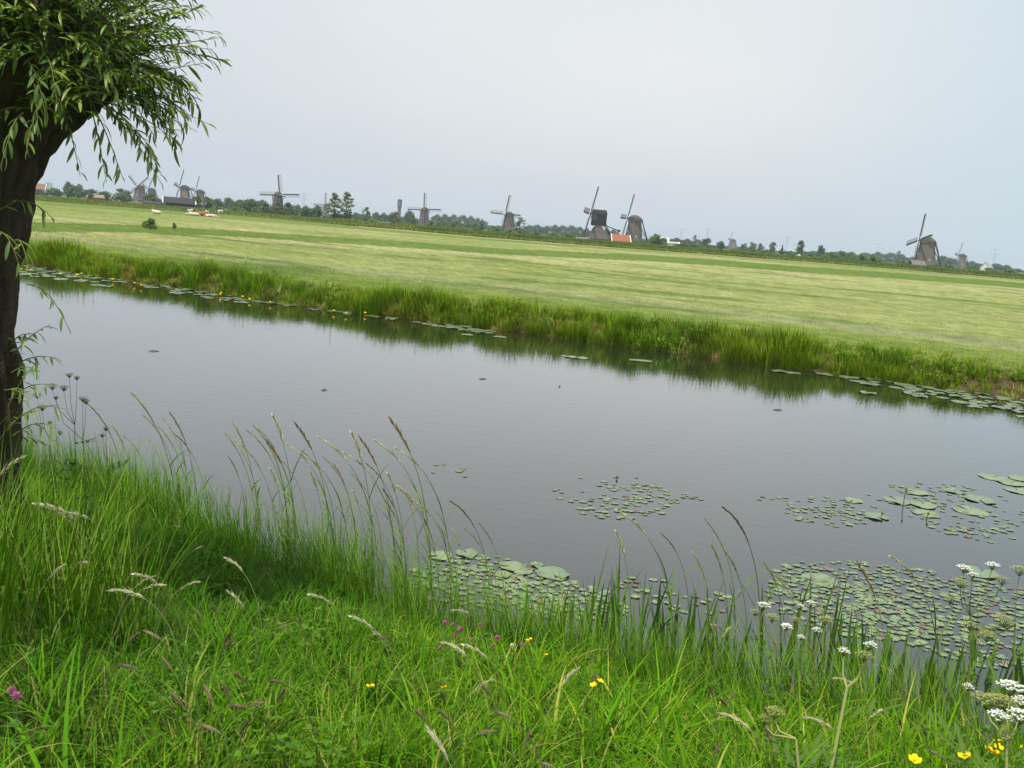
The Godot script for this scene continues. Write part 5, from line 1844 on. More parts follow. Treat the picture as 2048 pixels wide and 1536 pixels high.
	for f in [
		[Vector3(1.620, 0.215, -5.361), Vector3(1.559, 0.771, -5.379), [[Vector3(1.461, 0.999, -5.354), 0.034, true], [Vector3(1.598, 0.886, -5.367), 0.026, true], [Vector3(1.552, 0.888, -5.485), 0.040, false], [Vector3(1.433, 0.934, -5.414), 0.030, false], [Vector3(1.667, 0.896, -5.451), 0.030, false]], 0.0040, "leftmost white umbel plant by the water, two small flower clusters"],
		[Vector3(1.743, 0.316, -5.111), Vector3(1.691, 0.832, -5.128), [[Vector3(1.643, 1.105, -5.144), 0.024, true], [Vector3(1.625, 1.045, -5.255), 0.020, true], [Vector3(1.515, 0.992, -5.079), 0.030, true], [Vector3(1.690, 0.965, -5.129), 0.026, true], [Vector3(1.619, 0.911, -5.152), 0.020, true], [Vector3(1.721, 1.031, -5.119), 0.040, false]], 0.0045, "white umbel plant with several little clusters over the iris"],
		[Vector3(1.197, 0.812, -3.395), Vector3(1.294, 1.367, -3.520), [[Vector3(1.286, 1.479, -3.576), 0.022, true], [Vector3(1.366, 1.522, -3.546), 0.023, true], [Vector3(1.334, 1.498, -3.505), 0.030, false]], 0.0085, "thick ribbed umbel stalk leaning right with two white clusters"],
		[Vector3(1.124, 0.848, -3.314), Vector3(1.089, 1.226, -3.379), [[Vector3(1.026, 1.283, -3.451), 0.035, false], [Vector3(0.997, 1.248, -3.459), 0.025, false]], 0.0075, "thick pale stalk with an unopened green umbel at lower right"],
		[Vector3(2.513, 0.248, -5.004), Vector3(2.429, 1.147, -5.046), [[Vector3(2.375, 1.382, -5.072), 0.036, true], [Vector3(2.373, 1.382, -4.962), 0.026, true], [Vector3(2.489, 1.426, -5.016), 0.034, true], [Vector3(2.329, 1.334, -4.983), 0.040, false], [Vector3(2.538, 1.362, -4.992), 0.040, false], [Vector3(2.336, 1.203, -5.089), 0.030, false]], 0.0050, "tall umbel plant at right with white clusters against the water"],
		[Vector3(2.400, 0.450, -4.387), Vector3(2.335, 1.334, -4.421), [[Vector3(2.322, 1.588, -4.428), 0.040, false], [Vector3(2.297, 1.347, -4.441), 0.050, false], [Vector3(2.243, 1.260, -4.468), 0.045, false], [Vector3(2.174, 1.288, -4.503), 0.035, false]], 0.0050, "tall green unopened umbel plant at the right picture edge"],
		[Vector3(1.647, 0.900, -2.975), Vector3(1.661, 1.428, -3.081), [[Vector3(1.696, 1.565, -3.175), 0.042, true], [Vector3(1.634, 1.496, -3.095), 0.036, true], [Vector3(1.706, 1.543, -3.113), 0.030, true], [Vector3(1.662, 1.538, -3.024), 0.040, true], [Vector3(1.687, 1.463, -3.293), 0.050, false], [Vector3(1.734, 1.470, -3.268), 0.050, false]], 0.0060, "large white umbels close by at the right picture edge"],
		[Vector3(1.879, 0.705, -3.756), Vector3(1.862, 1.210, -3.765), [[Vector3(1.850, 1.299, -3.771), 0.020, true]], 0.0030, "small single white umbel left of the large ones"],
		[Vector3(-2.724, 0.598, -6.340), Vector3(-2.728, 1.467, -6.338), [[Vector3(-2.761, 1.789, -6.323), 0.030, true], [Vector3(-2.721, 1.768, -6.341), 0.020, false], [Vector3(-2.849, 1.715, -6.284), 0.035, false], [Vector3(-2.789, 1.703, -6.311), 0.030, false]], 0.0035, "slender umbel plant beside the willow foot with a small white top"],
		[Vector3(-2.617, 0.592, -6.276), Vector3(-2.644, 1.392, -6.265), [[Vector3(-2.648, 1.659, -6.263), 0.036, true], [Vector3(-2.632, 1.637, -6.270), 0.025, false], [Vector3(-2.789, 1.661, -6.202), 0.020, true]], 0.0035, "slender umbel with a flat white head right of the willow foot"],
		[Vector3(-2.494, 0.542, -6.326), Vector3(-2.510, 1.263, -6.320), [[Vector3(-2.540, 1.424, -6.308), 0.024, true], [Vector3(-2.522, 1.463, -6.315), 0.020, false]], 0.0030, "low umbel right of the willow foot, nearest the open water"],
		[Vector3(-2.748, 0.683, -6.111), Vector3(-2.775, 1.416, -6.098), [[Vector3(-2.776, 1.524, -6.098), 0.020, true], [Vector3(-2.725, 1.462, -6.121), 0.020, true], [Vector3(-2.841, 1.693, -6.068), 0.030, false], [Vector3(-2.815, 1.617, -6.080), 0.030, false]], 0.0030, "umbel thicket close against the willow trunk"]]:
		umbellifer(f[0], f[1], f[2], f[3], f[4])

func build_far() -> void:
	rng.seed = 7
	for t in [
		[Vector3(-334.5, 0.7, -899.8), 30, 45, 0.97, 13.6, Color(0.11, 0.09, 0.08), Color(0.085, 0.075, 0.065), "brown mill with sails set as an X behind the left bushes", 1.15],
		[Vector3(-366.0, 0.7, -1016.1), 60, 22, 0.95, 13.6, Color(0.11, 0.09, 0.08), Color(0.085, 0.075, 0.065), "mill mostly hidden behind the X-sailed mill and willow leaves", 1.00],
		[Vector3(-241.7, 0.7, -736.3), 73, 10, 0.97, 13.5, Color(0.19, 0.165, 0.14), Color(0.085, 0.075, 0.065), "pale mill rising behind the black barn roof", 0.82],
		[Vector3(-269.1, 0.7, -858.8), 73, 8, 0.95, 13.5, Color(0.16, 0.135, 0.12), Color(0.085, 0.075, 0.065), "smaller pale mill right of the barn, behind yellowish trees", 0.85],
		[Vector3(-162.4, 0.7, -680.9), -14, -4, 0.95, 13.8, Color(0.095, 0.08, 0.075), Color(0.105, 0.10, 0.062), "dark mill with upright cross sails behind a rounded willow bush", 0.85],
		[Vector3(-217.0, 0.7, -1129.3), 12, -3, 0.95, 13.8, Color(0.14, 0.125, 0.12), Color(0.085, 0.075, 0.065), "small mill half hidden by the pair of slender trees", 0.80],
		[Vector3(-79.3, 0.7, -816.2), 5, -3, 0.93, 14.3, THATCH, Color(0.105, 0.10, 0.062), "mill with level cross sails right of the water tower", 0.95],
		[Vector3(-11.2, 0.7, -709.9), 38, 2, 0.93, 14.2, Color(0.11, 0.097, 0.09), Color(0.105, 0.10, 0.062), "mill with one sail hanging low, left of the lone willow bush", 0.95],
		[Vector3(58.6, 0.7, -556.9), 73, 2, 0.99, 13.4, Color(0.11, 0.097, 0.088), Color(0.105, 0.095, 0.075), "thatched mill right behind the orange-roofed shed", 0.95],
		[Vector3(307.1, 0.7, -1529.5), 75, 5, 1.00, 12.8, Color(0.13, 0.11, 0.10), Color(0.085, 0.075, 0.065), "tiny far mill with one thin sail showing, right of centre", 1.15],
		[Vector3(196.6, 0.7, -508.3), 66, -11, 0.98, 13.6, Color(0.125, 0.11, 0.098), Color(0.105, 0.10, 0.062), "big grey thatched mill with olive cap at right", 1.00],
		[Vector3(416.1, 0.7, -985.8), 75, 3, 0.92, 13.6, Color(0.135, 0.112, 0.10), Color(0.085, 0.075, 0.065), "smaller far mill right of the big right-hand mill", 0.90]]:
		mill(t[0], t[1], t[2], t[3], t[4], t[5], t[6], t[7], t[8])
	post_mill(Vector3(32.9, 0.7, -466.8), 74.0, 6.0, "black tarred post mill on a thatched pyramid beside the orange roof")
	for t in [
		["round", Vector3(-297.9, 0.7, -633.4), Vector2(1.20, 0.42), "dark tree in the wood behind the left end of the field", "tree", "far trees on the left skyline"],
		["round", Vector3(-289.6, 0.7, -637.3), Vector2(1.36, 0.57), "dark tree in the wood behind the left end of the field", "tree", "far trees on the left skyline"],
		["round", Vector3(-279.3, 0.7, -641.9), Vector2(1.20, 0.84), "dark tree in the wood behind the left end of the field", "tree", "far trees on the left skyline"],
		["round", Vector3(-270.9, 0.7, -645.5), Vector2(1.44, 0.70), "dark tree in the wood behind the left end of the field", "tree", "far trees on the left skyline"],
		["round", Vector3(-263.4, 0.7, -648.5), Vector2(1.20, 0.64), "dark tree in the wood behind the left end of the field", "tree", "far trees on the left skyline"],
		["round", Vector3(-252.1, 0.7, -653.0), Vector2(1.20, 0.68), "dark tree in the wood behind the left end of the field", "tree", "far trees on the left skyline"],
		["dome", Vector3(-290.2, 0.7, -658.9), Vector2(0.76, 1.27), "darkest domed tree crown standing above the left wood", "tree", ""],
		["round", Vector3(-280.6, 0.7, -652.2), Vector2(0.81, 0.98), "tree crown beside the darkest domed crown at left", "tree", ""],
		["pollard", Vector3(-205.2, 0.7, -433.9), Vector2(0.71, 0.42), "small pollard tree in the row below the left wood", "tree", "pollards at the left end of the field"],
		["pollard", Vector3(-201.4, 0.7, -435.7), Vector2(0.71, 0.41), "small pollard tree in the row below the left wood", "tree", "pollards at the left end of the field"],
		["pollard", Vector3(-196.8, 0.7, -437.8), Vector2(0.81, 0.41), "small pollard tree in the row below the left wood", "tree", "pollards at the left end of the field"],
		["pollard", Vector3(-193.6, 0.7, -439.2), Vector2(0.71, 0.48), "small pollard tree in the row below the left wood", "tree", "pollards at the left end of the field"],
		["pollard", Vector3(-190.1, 0.7, -440.8), Vector2(0.81, 0.46), "small pollard tree in the row below the left wood", "tree", "pollards at the left end of the field"],
		["pollard", Vector3(-185.7, 0.7, -442.6), Vector2(1.02, 0.63), "small pollard tree in the row below the left wood", "tree", "pollards at the left end of the field"],
		["pollard", Vector3(-179.5, 0.7, -445.2), Vector2(0.91, 0.67), "small pollard tree in the row below the left wood", "tree", "pollards at the left end of the field"],
		["willow", Vector3(-181.3, 0.7, -466.0), Vector2(1.47, 0.82), "grey-green willow bush left of the black barn, before the X-sailed mill", "bush", ""],
		["willow", Vector3(-169.6, 0.7, -470.3), Vector2(1.28, 0.73), "grey-green willow bush right beside the black barn", "bush", ""],
		["round", Vector3(-144.5, 0.7, -457.7), Vector2(0.66, 0.67), "yellowish round tree at the right end of the barn", "tree", ""],
		["round", Vector3(-141.9, 0.7, -463.8), Vector2(0.67, 0.66), "second olive tree right of the barn end", "tree", ""],
		["round", Vector3(-227.4, 0.7, -767.0), Vector2(1.37, 0.85), "hazy round tree between the barn and the dark mill", "tree", "far trees between the barn and the first dark mill"],
		["round", Vector3(-219.5, 0.7, -769.3), Vector2(1.19, 1.00), "hazy round tree between the barn and the dark mill", "tree", "far trees between the barn and the first dark mill"],
		["round", Vector3(-212.7, 0.7, -771.2), Vector2(1.19, 0.91), "hazy round tree between the barn and the dark mill", "tree", "far trees between the barn and the first dark mill"],
		["round", Vector3(-205.0, 0.7, -773.3), Vector2(1.56, 1.05), "hazy round tree between the barn and the dark mill", "tree", "far trees between the barn and the first dark mill"],
		["round", Vector3(-197.4, 0.7, -775.3), Vector2(1.37, 1.04), "hazy round tree between the barn and the dark mill", "tree", "far trees between the barn and the first dark mill"],
		["round", Vector3(-225.7, 0.7, -767.5), Vector2(1.10, 0.64), "hazy round tree between the barn and the dark mill", "tree", "far trees between the barn and the first dark mill"],
		["round", Vector3(-215.4, 0.7, -770.5), Vector2(1.10, 0.69), "hazy round tree between the barn and the dark mill", "tree", "far trees between the barn and the first dark mill"],
		["dark_bush", Vector3(-133.3, 0.7, -502.6), Vector2(1.64, 1.92), "dark green thicket left of the rounded willow bush", "bush", ""],
		["dark_bush", Vector3(-140.9, 0.7, -510.9), Vector2(1.14, 1.62), "dark thicket at the left end of the hedge before the dark mill", "bush", ""],
		["willow", Vector3(-111.7, 0.7, -446.2), Vector2(1.06, 0.70), "left part of the rounded grey willow bush", "bush", ""],
		["willow", Vector3(-106.4, 0.7, -447.5), Vector2(1.06, 0.80), "middle and tallest of the rounded grey willow bushes", "bush", ""],
		["willow", Vector3(-102.3, 0.7, -448.5), Vector2(1.06, 0.79), "right one of the rounded grey willow bushes", "bush", ""],
		["dark_bush", Vector3(-111.0, 0.7, -508.0), Vector2(1.12, 1.76), "dark hedge bush next to the rounded willows", "bush", ""],
		["dark_bush", Vector3(-107.3, 0.7, -508.8), Vector2(1.12, 1.58), "dark hedge bush in the middle below the far pylon", "bush", ""],
		["dark_bush", Vector3(-103.5, 0.7, -509.6), Vector2(1.12, 1.60), "dark hedge bush nearest the slender trees", "bush", ""],
		["dome", Vector3(-186.5, 0.7, -880.5), Vector2(0.72, 1.11), "small far tree beneath the far pylon", "tree", ""],
		["round", Vector3(-91.9, 0.7, -460.9), Vector2(0.54, 0.69), "light green tree left of the slender pair", "tree", ""],
		["airy", Vector3(-81.5, 0.7, -442.6), Vector2(1.79, 1.19), "left one of the pair of slender loose trees", "tree", ""],
		["airy", Vector3(-76.3, 0.7, -443.5), Vector2(1.62, 1.27), "taller right one of the pair of slender loose trees", "tree", ""],
		["airy", Vector3(-69.4, 0.7, -454.7), Vector2(1.08, 0.71), "small loose bushy tree left of the water tower", "tree", ""],
		["dome", Vector3(-144.4, 0.7, -888.3), Vector2(0.80, 0.81), "low dark tree on the skyline left of the water tower", "tree", "low far trees beside the water tower"],
		["dome", Vector3(-127.7, 0.7, -890.9), Vector2(0.72, 1.03), "low dark tree on the skyline left of the water tower", "tree", "low far trees beside the water tower"],
		["dome", Vector3(-120.9, 0.7, -891.8), Vector2(0.72, 1.04), "low dark tree on the skyline left of the water tower", "tree", "low far trees beside the water tower"],
		["dome", Vector3(-115.9, 0.7, -892.5), Vector2(0.80, 0.94), "low dark tree on the skyline left of the water tower", "tree", "low far trees beside the water tower"],
		["willow", Vector3(-58.3, 0.7, -466.4), Vector2(0.90, 0.78), "grey-green willow bush at the foot of the water tower", "bush", ""],
		["dome", Vector3(-105.4, 0.7, -944.1), Vector2(0.93, 1.57), "domed dark tree between water tower and mill", "tree", ""],
		["willow", Vector3(-55.7, 0.7, -517.0), Vector2(0.67, 0.74), "pale bush left of the foot of the mill by the tower", "bush", ""],
		["dome", Vector3(-110.5, 0.7, -1295.3), Vector2(1.61, 1.79), "dark flat-topped tree in the wood right of the level-sailed mill", "tree", "wood right of the level-sailed mill"],
		["dome", Vector3(-99.4, 0.7, -1296.2), Vector2(1.61, 1.97), "dark flat-topped tree in the wood right of the level-sailed mill", "tree", "wood right of the level-sailed mill"],
		["dome", Vector3(-88.2, 0.7, -1297.0), Vector2(1.50, 2.00), "dark flat-topped tree in the wood right of the level-sailed mill", "tree", "wood right of the level-sailed mill"],
		["dome", Vector3(-77.1, 0.7, -1297.7), Vector2(1.61, 2.03), "dark flat-topped tree in the wood right of the level-sailed mill", "tree", "wood right of the level-sailed mill"],
		["dome", Vector3(-67.1, 0.7, -1298.3), Vector2(1.38, 1.98), "dark flat-topped tree in the wood right of the level-sailed mill", "tree", "wood right of the level-sailed mill"],
		["dome", Vector3(-58.4, 0.7, -1298.7), Vector2(1.27, 1.77), "dark flat-topped tree in the wood right of the level-sailed mill", "tree", "wood right of the level-sailed mill"],
		["dome", Vector3(-50.9, 0.7, -1299.0), Vector2(1.04, 1.40), "dark flat-topped tree in the wood right of the level-sailed mill", "tree", "wood right of the level-sailed mill"],
		["willow", Vector3(-56.9, 0.7, -697.7), Vector2(1.08, 0.84), "grey-green tree in front of the flat-topped wood", "tree", "pale trees before the flat-topped wood"],
		["willow", Vector3(-50.9, 0.7, -698.1), Vector2(0.99, 0.82), "grey-green tree in front of the flat-topped wood", "tree", "pale trees before the flat-topped wood"],
		["willow", Vector3(-44.9, 0.7, -698.6), Vector2(1.08, 0.84), "grey-green tree in front of the flat-topped wood", "tree", "pale trees before the flat-topped wood"],
		["willow", Vector3(-38.2, 0.7, -699.0), Vector2(0.99, 0.86), "grey-green tree in front of the flat-topped wood", "tree", "pale trees before the flat-topped wood"],
		["willow", Vector3(-32.8, 0.7, -699.2), Vector2(0.81, 0.75), "grey-green tree in front of the flat-topped wood", "tree", "pale trees before the flat-topped wood"],
		["cone", Vector3(-24.8, 0.7, -599.5), Vector2(0.76, 0.75), "pointed dark tree at the right end of the wood", "tree", ""],
		["bush", Vector3(-43.1, 0.7, -478.1), Vector2(0.95, 0.99), "bright green bush at the foot of the level-sailed mill", "bush", ""],
		["bush", Vector3(-38.9, 0.7, -478.4), Vector2(0.95, 0.90), "second bright green bush right of the level-sailed mill", "bush", ""],
		["bush", Vector3(-33.2, 0.7, -478.8), Vector2(0.95, 0.96), "third bright green bush, furthest right of that mill", "bush", ""],
		["bush", Vector3(-18.4, 0.7, -599.7), Vector2(1.00, 1.09), "brownish bush left of the low-sailed mill", "bush", ""],
		["bush", Vector3(-14.1, 0.7, -599.8), Vector2(0.91, 0.96), "small bush at the foot of the low-sailed mill", "bush", ""],
		["airy", Vector3(-2.1, 0.7, -430.0), Vector2(1.24, 0.78), "lone feathery willow bush right of the low-sailed mill", "bush", ""],
		["dome", Vector3(6.2, 0.7, -1300.0), Vector2(1.38, 1.28), "hazy far tree between the low-sailed mill and the post mill", "tree", "far wood behind the post mill"],
		["dome", Vector3(16.1, 0.7, -1299.9), Vector2(1.38, 1.45), "hazy far tree between the low-sailed mill and the post mill", "tree", "far wood behind the post mill"],
		["dome", Vector3(27.4, 0.7, -1299.7), Vector2(1.50, 1.41), "hazy far tree between the low-sailed mill and the post mill", "tree", "far wood behind the post mill"],
		["dome", Vector3(37.3, 0.7, -1299.5), Vector2(1.38, 1.65), "hazy far tree between the low-sailed mill and the post mill", "tree", "far wood behind the post mill"],
		["dome", Vector3(47.3, 0.7, -1299.1), Vector2(1.38, 1.67), "hazy far tree between the low-sailed mill and the post mill", "tree", "far wood behind the post mill"],
		["dome", Vector3(58.5, 0.7, -1298.7), Vector2(1.50, 1.78), "hazy far tree between the low-sailed mill and the post mill", "tree", "far wood behind the post mill"],
		["dome", Vector3(68.4, 0.7, -1298.2), Vector2(1.27, 1.65), "hazy far tree between the low-sailed mill and the post mill", "tree", "far wood behind the post mill"],
		["dome", Vector3(77.1, 0.7, -1297.7), Vector2(1.27, 1.51), "hazy far tree between the low-sailed mill and the post mill", "tree", "far wood behind the post mill"],
		["dome", Vector3(100.7, 0.7, -1296.1), Vector2(1.38, 1.66), "hazy far tree between the low-sailed mill and the post mill", "tree", "far wood behind the post mill"],
		["dome", Vector3(110.5, 0.7, -1295.3), Vector2(1.15, 1.68), "hazy far tree between the low-sailed mill and the post mill", "tree", "far wood behind the post mill"],
		["bush", Vector3(6.0, 0.7, -560.0), Vector2(1.45, 0.70), "low green bush right of the lone willow bush", "bush", ""],
		["bush", Vector3(15.4, 0.7, -559.8), Vector2(1.45, 0.83), "low green bush midway to the post mill", "bush", ""],
		["bush", Vector3(24.8, 0.7, -559.5), Vector2(1.45, 0.96), "low green bush left of the white footbridge", "bush", ""],
		["round", Vector3(60.3, 0.7, -476.2), Vector2(0.82, 0.62), "bushy green tree just right of the thatched mill", "tree", ""],
		["round", Vector3(74.3, 0.7, -555.1), Vector2(0.71, 0.50), "green tree left of the white sheds", "tree", ""],
		["dark_bush", Vector3(54.7, 0.7, -466.8), Vector2(0.87, 0.69), "dark bush at the right foot of the thatched mill", "bush", ""],
		["dark_bush", Vector3(47.0, 0.7, -437.5), Vector2(0.63, 0.37), "dark low bush before the thatched mill", "bush", ""],
		["dome", Vector3(159.0, 0.7, -1088.5), Vector2(1.27, 1.04), "hazy tree right above the wider white shed", "tree", "far trees behind the white sheds"],
		["dome", Vector3(170.2, 0.7, -1086.8), Vector2(1.17, 1.03), "hazy tree left of the thin tall tree", "tree", "far trees behind the white sheds"],
		["dome", Vector3(181.8, 0.7, -1084.9), Vector2(1.07, 1.02), "hazy tree right of the thin tall tree", "tree", "far trees behind the white sheds"],
		["dome", Vector3(153.8, 0.7, -1089.2), Vector2(0.97, 0.74), "hazy tree above the taller white shed", "tree", "far trees behind the white sheds"],
		["airy", Vector3(113.5, 0.7, -690.7), Vector2(0.88, 0.87), "thin tall tree above the trees right of the white sheds", "tree", ""],
		["round", Vector3(103.9, 0.7, -590.9), Vector2(0.89, 0.72), "rounded green tree left of the tiny far mill", "tree", ""],
		["dome", Vector3(111.7, 0.7, -589.5), Vector2(0.53, 0.70), "dark round tree right next to the tiny far mill", "tree", ""],
		["dark_bush", Vector3(70.2, 0.7, -464.7), Vector2(0.87, 0.68), "dark bush below the white sheds", "bush", ""],
		["dark_bush", Vector3(75.6, 0.7, -463.9), Vector2(0.87, 0.74), "dark bush in the middle below the thin tall tree", "bush", ""],
		["dark_bush", Vector3(79.9, 0.7, -463.2), Vector2(0.87, 0.66), "dark bush left of the tiny far mill", "bush", ""],
		["willow", Vector3(166.3, 0.7, -782.5), Vector2(1.02, 0.80), "left one of the grey tree clump right of the tiny mill", "tree", ""],
		["willow", Vector3(171.7, 0.7, -781.4), Vector2(1.13, 0.95), "middle one of the grey tree clump right of the tiny mill", "tree", ""],
		["willow", Vector3(177.7, 0.7, -780.0), Vector2(0.92, 0.92), "right one of the grey tree clump right of the tiny mill", "tree", ""],
		["poplar", Vector3(144.4, 0.7, -602.9), Vector2(1.51, 0.78), "pale column-shaped tree left of the small dark conifer", "tree", ""],
		["cone", Vector3(149.6, 0.7, -601.7), Vector2(0.66, 0.67), "small dark conifer beside a far pylon", "tree", ""],
		["poplar", Vector3(144.2, 0.7, -541.1), Vector2(1.59, 0.93), "tallest pale column tree right of the far pylon", "tree", ""],
		["round", Vector3(165.1, 0.7, -576.8), Vector2(0.62, 0.83), "lone round tree on stem right of the column trees", "tree", ""],
		["dome", Vector3(154.3, 0.7, -600.5), Vector2(0.44, 0.41), "low dark tree between the conifer and the tallest column tree", "tree", ""],
		["bush", Vector3(138.6, 0.7, -501.2), Vector2(0.79, 0.94), "green hedge bush along the reeds left of the big mill", "bush", "hedge left of the big mill"],
		["bush", Vector3(147.4, 0.7, -498.7), Vector2(1.03, 1.15), "green hedge bush along the reeds left of the big mill", "bush", "hedge left of the big mill"],
		["bush", Vector3(152.2, 0.7, -497.2), Vector2(1.11, 1.34), "green hedge bush along the reeds left of the big mill", "bush", "hedge left of the big mill"],
		["bush", Vector3(156.1, 0.7, -496.0), Vector2(1.03, 1.30), "green hedge bush along the reeds left of the big mill", "bush", "hedge left of the big mill"],
		["bush", Vector3(160.8, 0.7, -494.5), Vector2(1.03, 1.29), "green hedge bush along the reeds left of the big mill", "bush", "hedge left of the big mill"],
		["bush", Vector3(165.7, 0.7, -492.9), Vector2(1.03, 1.28), "green hedge bush along the reeds left of the big mill", "bush", "hedge left of the big mill"],
		["dome", Vector3(438.5, 0.7, -1434.5), Vector2(1.73, 1.31), "hazy far tree in the wood left of the big mill", "tree", "far wood left of the big mill"],
		["dome", Vector3(451.0, 0.7, -1430.6), Vector2(1.73, 1.28), "hazy far tree in the wood left of the big mill", "tree", "far wood left of the big mill"],
		["dome", Vector3(469.6, 0.7, -1424.6), Vector2(1.99, 1.32), "hazy far tree in the wood left of the big mill", "tree", "far wood left of the big mill"],
		["dome", Vector3(484.9, 0.7, -1419.5), Vector2(1.99, 1.66), "hazy far tree in the wood left of the big mill", "tree", "far wood left of the big mill"],
		["dome", Vector3(500.0, 0.7, -1414.2), Vector2(1.99, 1.66), "hazy far tree in the wood left of the big mill", "tree", "far wood left of the big mill"],
		["dome", Vector3(512.0, 0.7, -1409.9), Vector2(1.99, 1.54), "hazy far tree in the wood left of the big mill", "tree", "far wood left of the big mill"],
		["dome", Vector3(525.0, 0.7, -1405.1), Vector2(1.59, 1.27), "hazy far tree in the wood left of the big mill", "tree", "far wood left of the big mill"],
		["airy", Vector3(305.6, 0.7, -846.5), Vector2(1.30, 1.06), "wind-bent tree sticking out of the wood left of the big mill", "tree", ""],
		["dome", Vector3(486.5, 0.7, -1205.5), Vector2(1.50, 1.65), "hazy dark tree in the wood right of the big mill", "tree", "far wood right of the big mill"],
		["dome", Vector3(495.4, 0.7, -1201.9), Vector2(1.50, 1.39), "hazy dark tree in the wood right of the big mill", "tree", "far wood right of the big mill"],
		["dome", Vector3(514.8, 0.7, -1193.7), Vector2(1.50, 1.19), "hazy dark tree in the wood right of the big mill", "tree", "far wood right of the big mill"],
		["dome", Vector3(524.4, 0.7, -1189.5), Vector2(1.27, 0.87), "hazy dark tree in the wood right of the big mill", "tree", "far wood right of the big mill"],
		["dome", Vector3(538.6, 0.7, -1183.2), Vector2(1.50, 1.12), "hazy dark tree in the wood right of the big mill", "tree", "far wood right of the big mill"],
		["dome", Vector3(547.9, 0.7, -1178.9), Vector2(1.50, 1.02), "hazy dark tree in the wood right of the big mill", "tree", "far wood right of the big mill"],
		["dome", Vector3(558.9, 0.7, -1173.7), Vector2(1.38, 0.64), "hazy dark tree in the wood right of the big mill", "tree", "far wood right of the big mill"],
		["dome", Vector3(568.4, 0.7, -1169.1), Vector2(1.38, 0.55), "hazy dark tree in the wood right of the big mill", "tree", "far wood right of the big mill"],
		["bush", Vector3(220.9, 0.7, -514.6), Vector2(1.28, 0.48), "green bush right of the smaller far mill", "bush", ""],
		["bush", Vector3(-28.5, 0.7, -79.0), Vector2(0.23, 0.25), "lone grey-green shrub on the green strip of the field at left", "bush", ""],
		["bush", Vector3(-28.8, 0.7, -85.3), Vector2(0.08, 0.17), "small thin shrub right of the lone field shrub", "bush", ""],
		["bush", Vector3(-169.6, 0.7, -570.8), Vector2(1.95, 0.76), "low scrub bush just left of the dark thickets right of the barn", "bush", "scrub along the dyke"],
		["bush", Vector3(-134.7, 0.7, -485.1), Vector2(1.32, 0.77), "low scrub bush further left of the dark thickets right of the barn", "bush", "scrub along the dyke"],
		["bush", Vector3(-151.4, 0.7, -589.0), Vector2(1.30, 0.74), "low scrub bush just right of the dark thickets right of the barn", "bush", "scrub along the dyke"],
		["bush", Vector3(-134.8, 0.7, -548.9), Vector2(1.56, 0.64), "low scrub bush just left of the dark mill with upright sails", "bush", "scrub along the dyke"],
		["bush", Vector3(-121.5, 0.7, -519.5), Vector2(1.72, 0.63), "low scrub bush just right of the dark mill with upright sails", "bush", "scrub along the dyke"],
		["bush", Vector3(-120.0, 0.7, -583.4), Vector2(1.29, 0.62), "low scrub bush just left of the slender tree pair", "bush", "scrub along the dyke"],
		["bush", Vector3(-93.3, 0.7, -491.4), Vector2(1.59, 0.61), "low scrub bush further left of the slender tree pair", "bush", "scrub along the dyke"],
		["bush", Vector3(-108.0, 0.7, -608.4), Vector2(1.96, 0.63), "low scrub bush just right of the slender tree pair", "bush", "scrub along the dyke"],
		["bush", Vector3(-88.4, 0.7, -557.7), Vector2(1.64, 0.78), "low scrub bush further right of the slender tree pair", "bush", "scrub along the dyke"],
		["bush", Vector3(-81.8, 0.7, -577.1), Vector2(1.92, 0.79), "low scrub bush just left of the water tower", "bush", "scrub along the dyke"],
		["bush", Vector3(-61.9, 0.7, -539.8), Vector2(1.20, 0.64), "low scrub bush just right of the water tower", "bush", "scrub along the dyke"],
		["bush", Vector3(-57.0, 0.7, -533.1), Vector2(1.50, 0.59), "low scrub bush just left of the level-sailed mill", "bush", "scrub along the dyke"],
		["bush", Vector3(-48.9, 0.7, -538.3), Vector2(1.30, 0.71), "low scrub bush just right of the level-sailed mill", "bush", "scrub along the dyke"],
		["bush", Vector3(-33.3, 0.7, -536.9), Vector2(1.42, 0.67), "low scrub bush just left of the pointed dark tree", "bush", "scrub along the dyke"],
		["bush", Vector3(-28.1, 0.7, -616.4), Vector2(1.24, 0.59), "low scrub bush further left of the pointed dark tree", "bush", "scrub along the dyke"],
		["bush", Vector3(-13.6, 0.7, -502.0), Vector2(1.53, 0.73), "low scrub bush just left of the low-sailed mill", "bush", "scrub along the dyke"],
		["bush", Vector3(-7.2, 0.7, -501.0), Vector2(1.02, 0.68), "low scrub bush just right of the low-sailed mill", "bush", "scrub along the dyke"],
		["bush", Vector3(0.5, 0.7, -523.6), Vector2(1.58, 0.76), "low scrub bush further right of the low-sailed mill", "bush", "scrub along the dyke"],
		["bush", Vector3(15.7, 0.7, -541.1), Vector2(1.33, 0.76), "low scrub bush just right of the far wood left of the post mill", "bush", "scrub along the dyke"],
		["bush", Vector3(21.2, 0.7, -512.5), Vector2(1.54, 0.72), "low scrub bush further right of the far wood left of the post mill", "bush", "scrub along the dyke"],
		["bush", Vector3(31.7, 0.7, -503.4), Vector2(1.65, 0.74), "low scrub bush just left of the black post mill", "bush", "scrub along the dyke"],
		["bush", Vector3(40.7, 0.7, -571.8), Vector2(1.85, 0.65), "low scrub bush just right of the black post mill", "bush", "scrub along the dyke"],
		["bush", Vector3(52.1, 0.7, -563.0), Vector2(1.36, 0.77), "low scrub bush just left of the thatched mill by the orange roof", "bush", "scrub along the dyke"],
		["bush", Vector3(55.7, 0.7, -506.3), Vector2(1.11, 0.61), "low scrub bush just right of the thatched mill by the orange roof", "bush", "scrub along the dyke"],
		["bush", Vector3(68.5, 0.7, -514.8), Vector2(1.06, 0.77), "low scrub bush just left of the white sheds", "bush", "scrub along the dyke"],
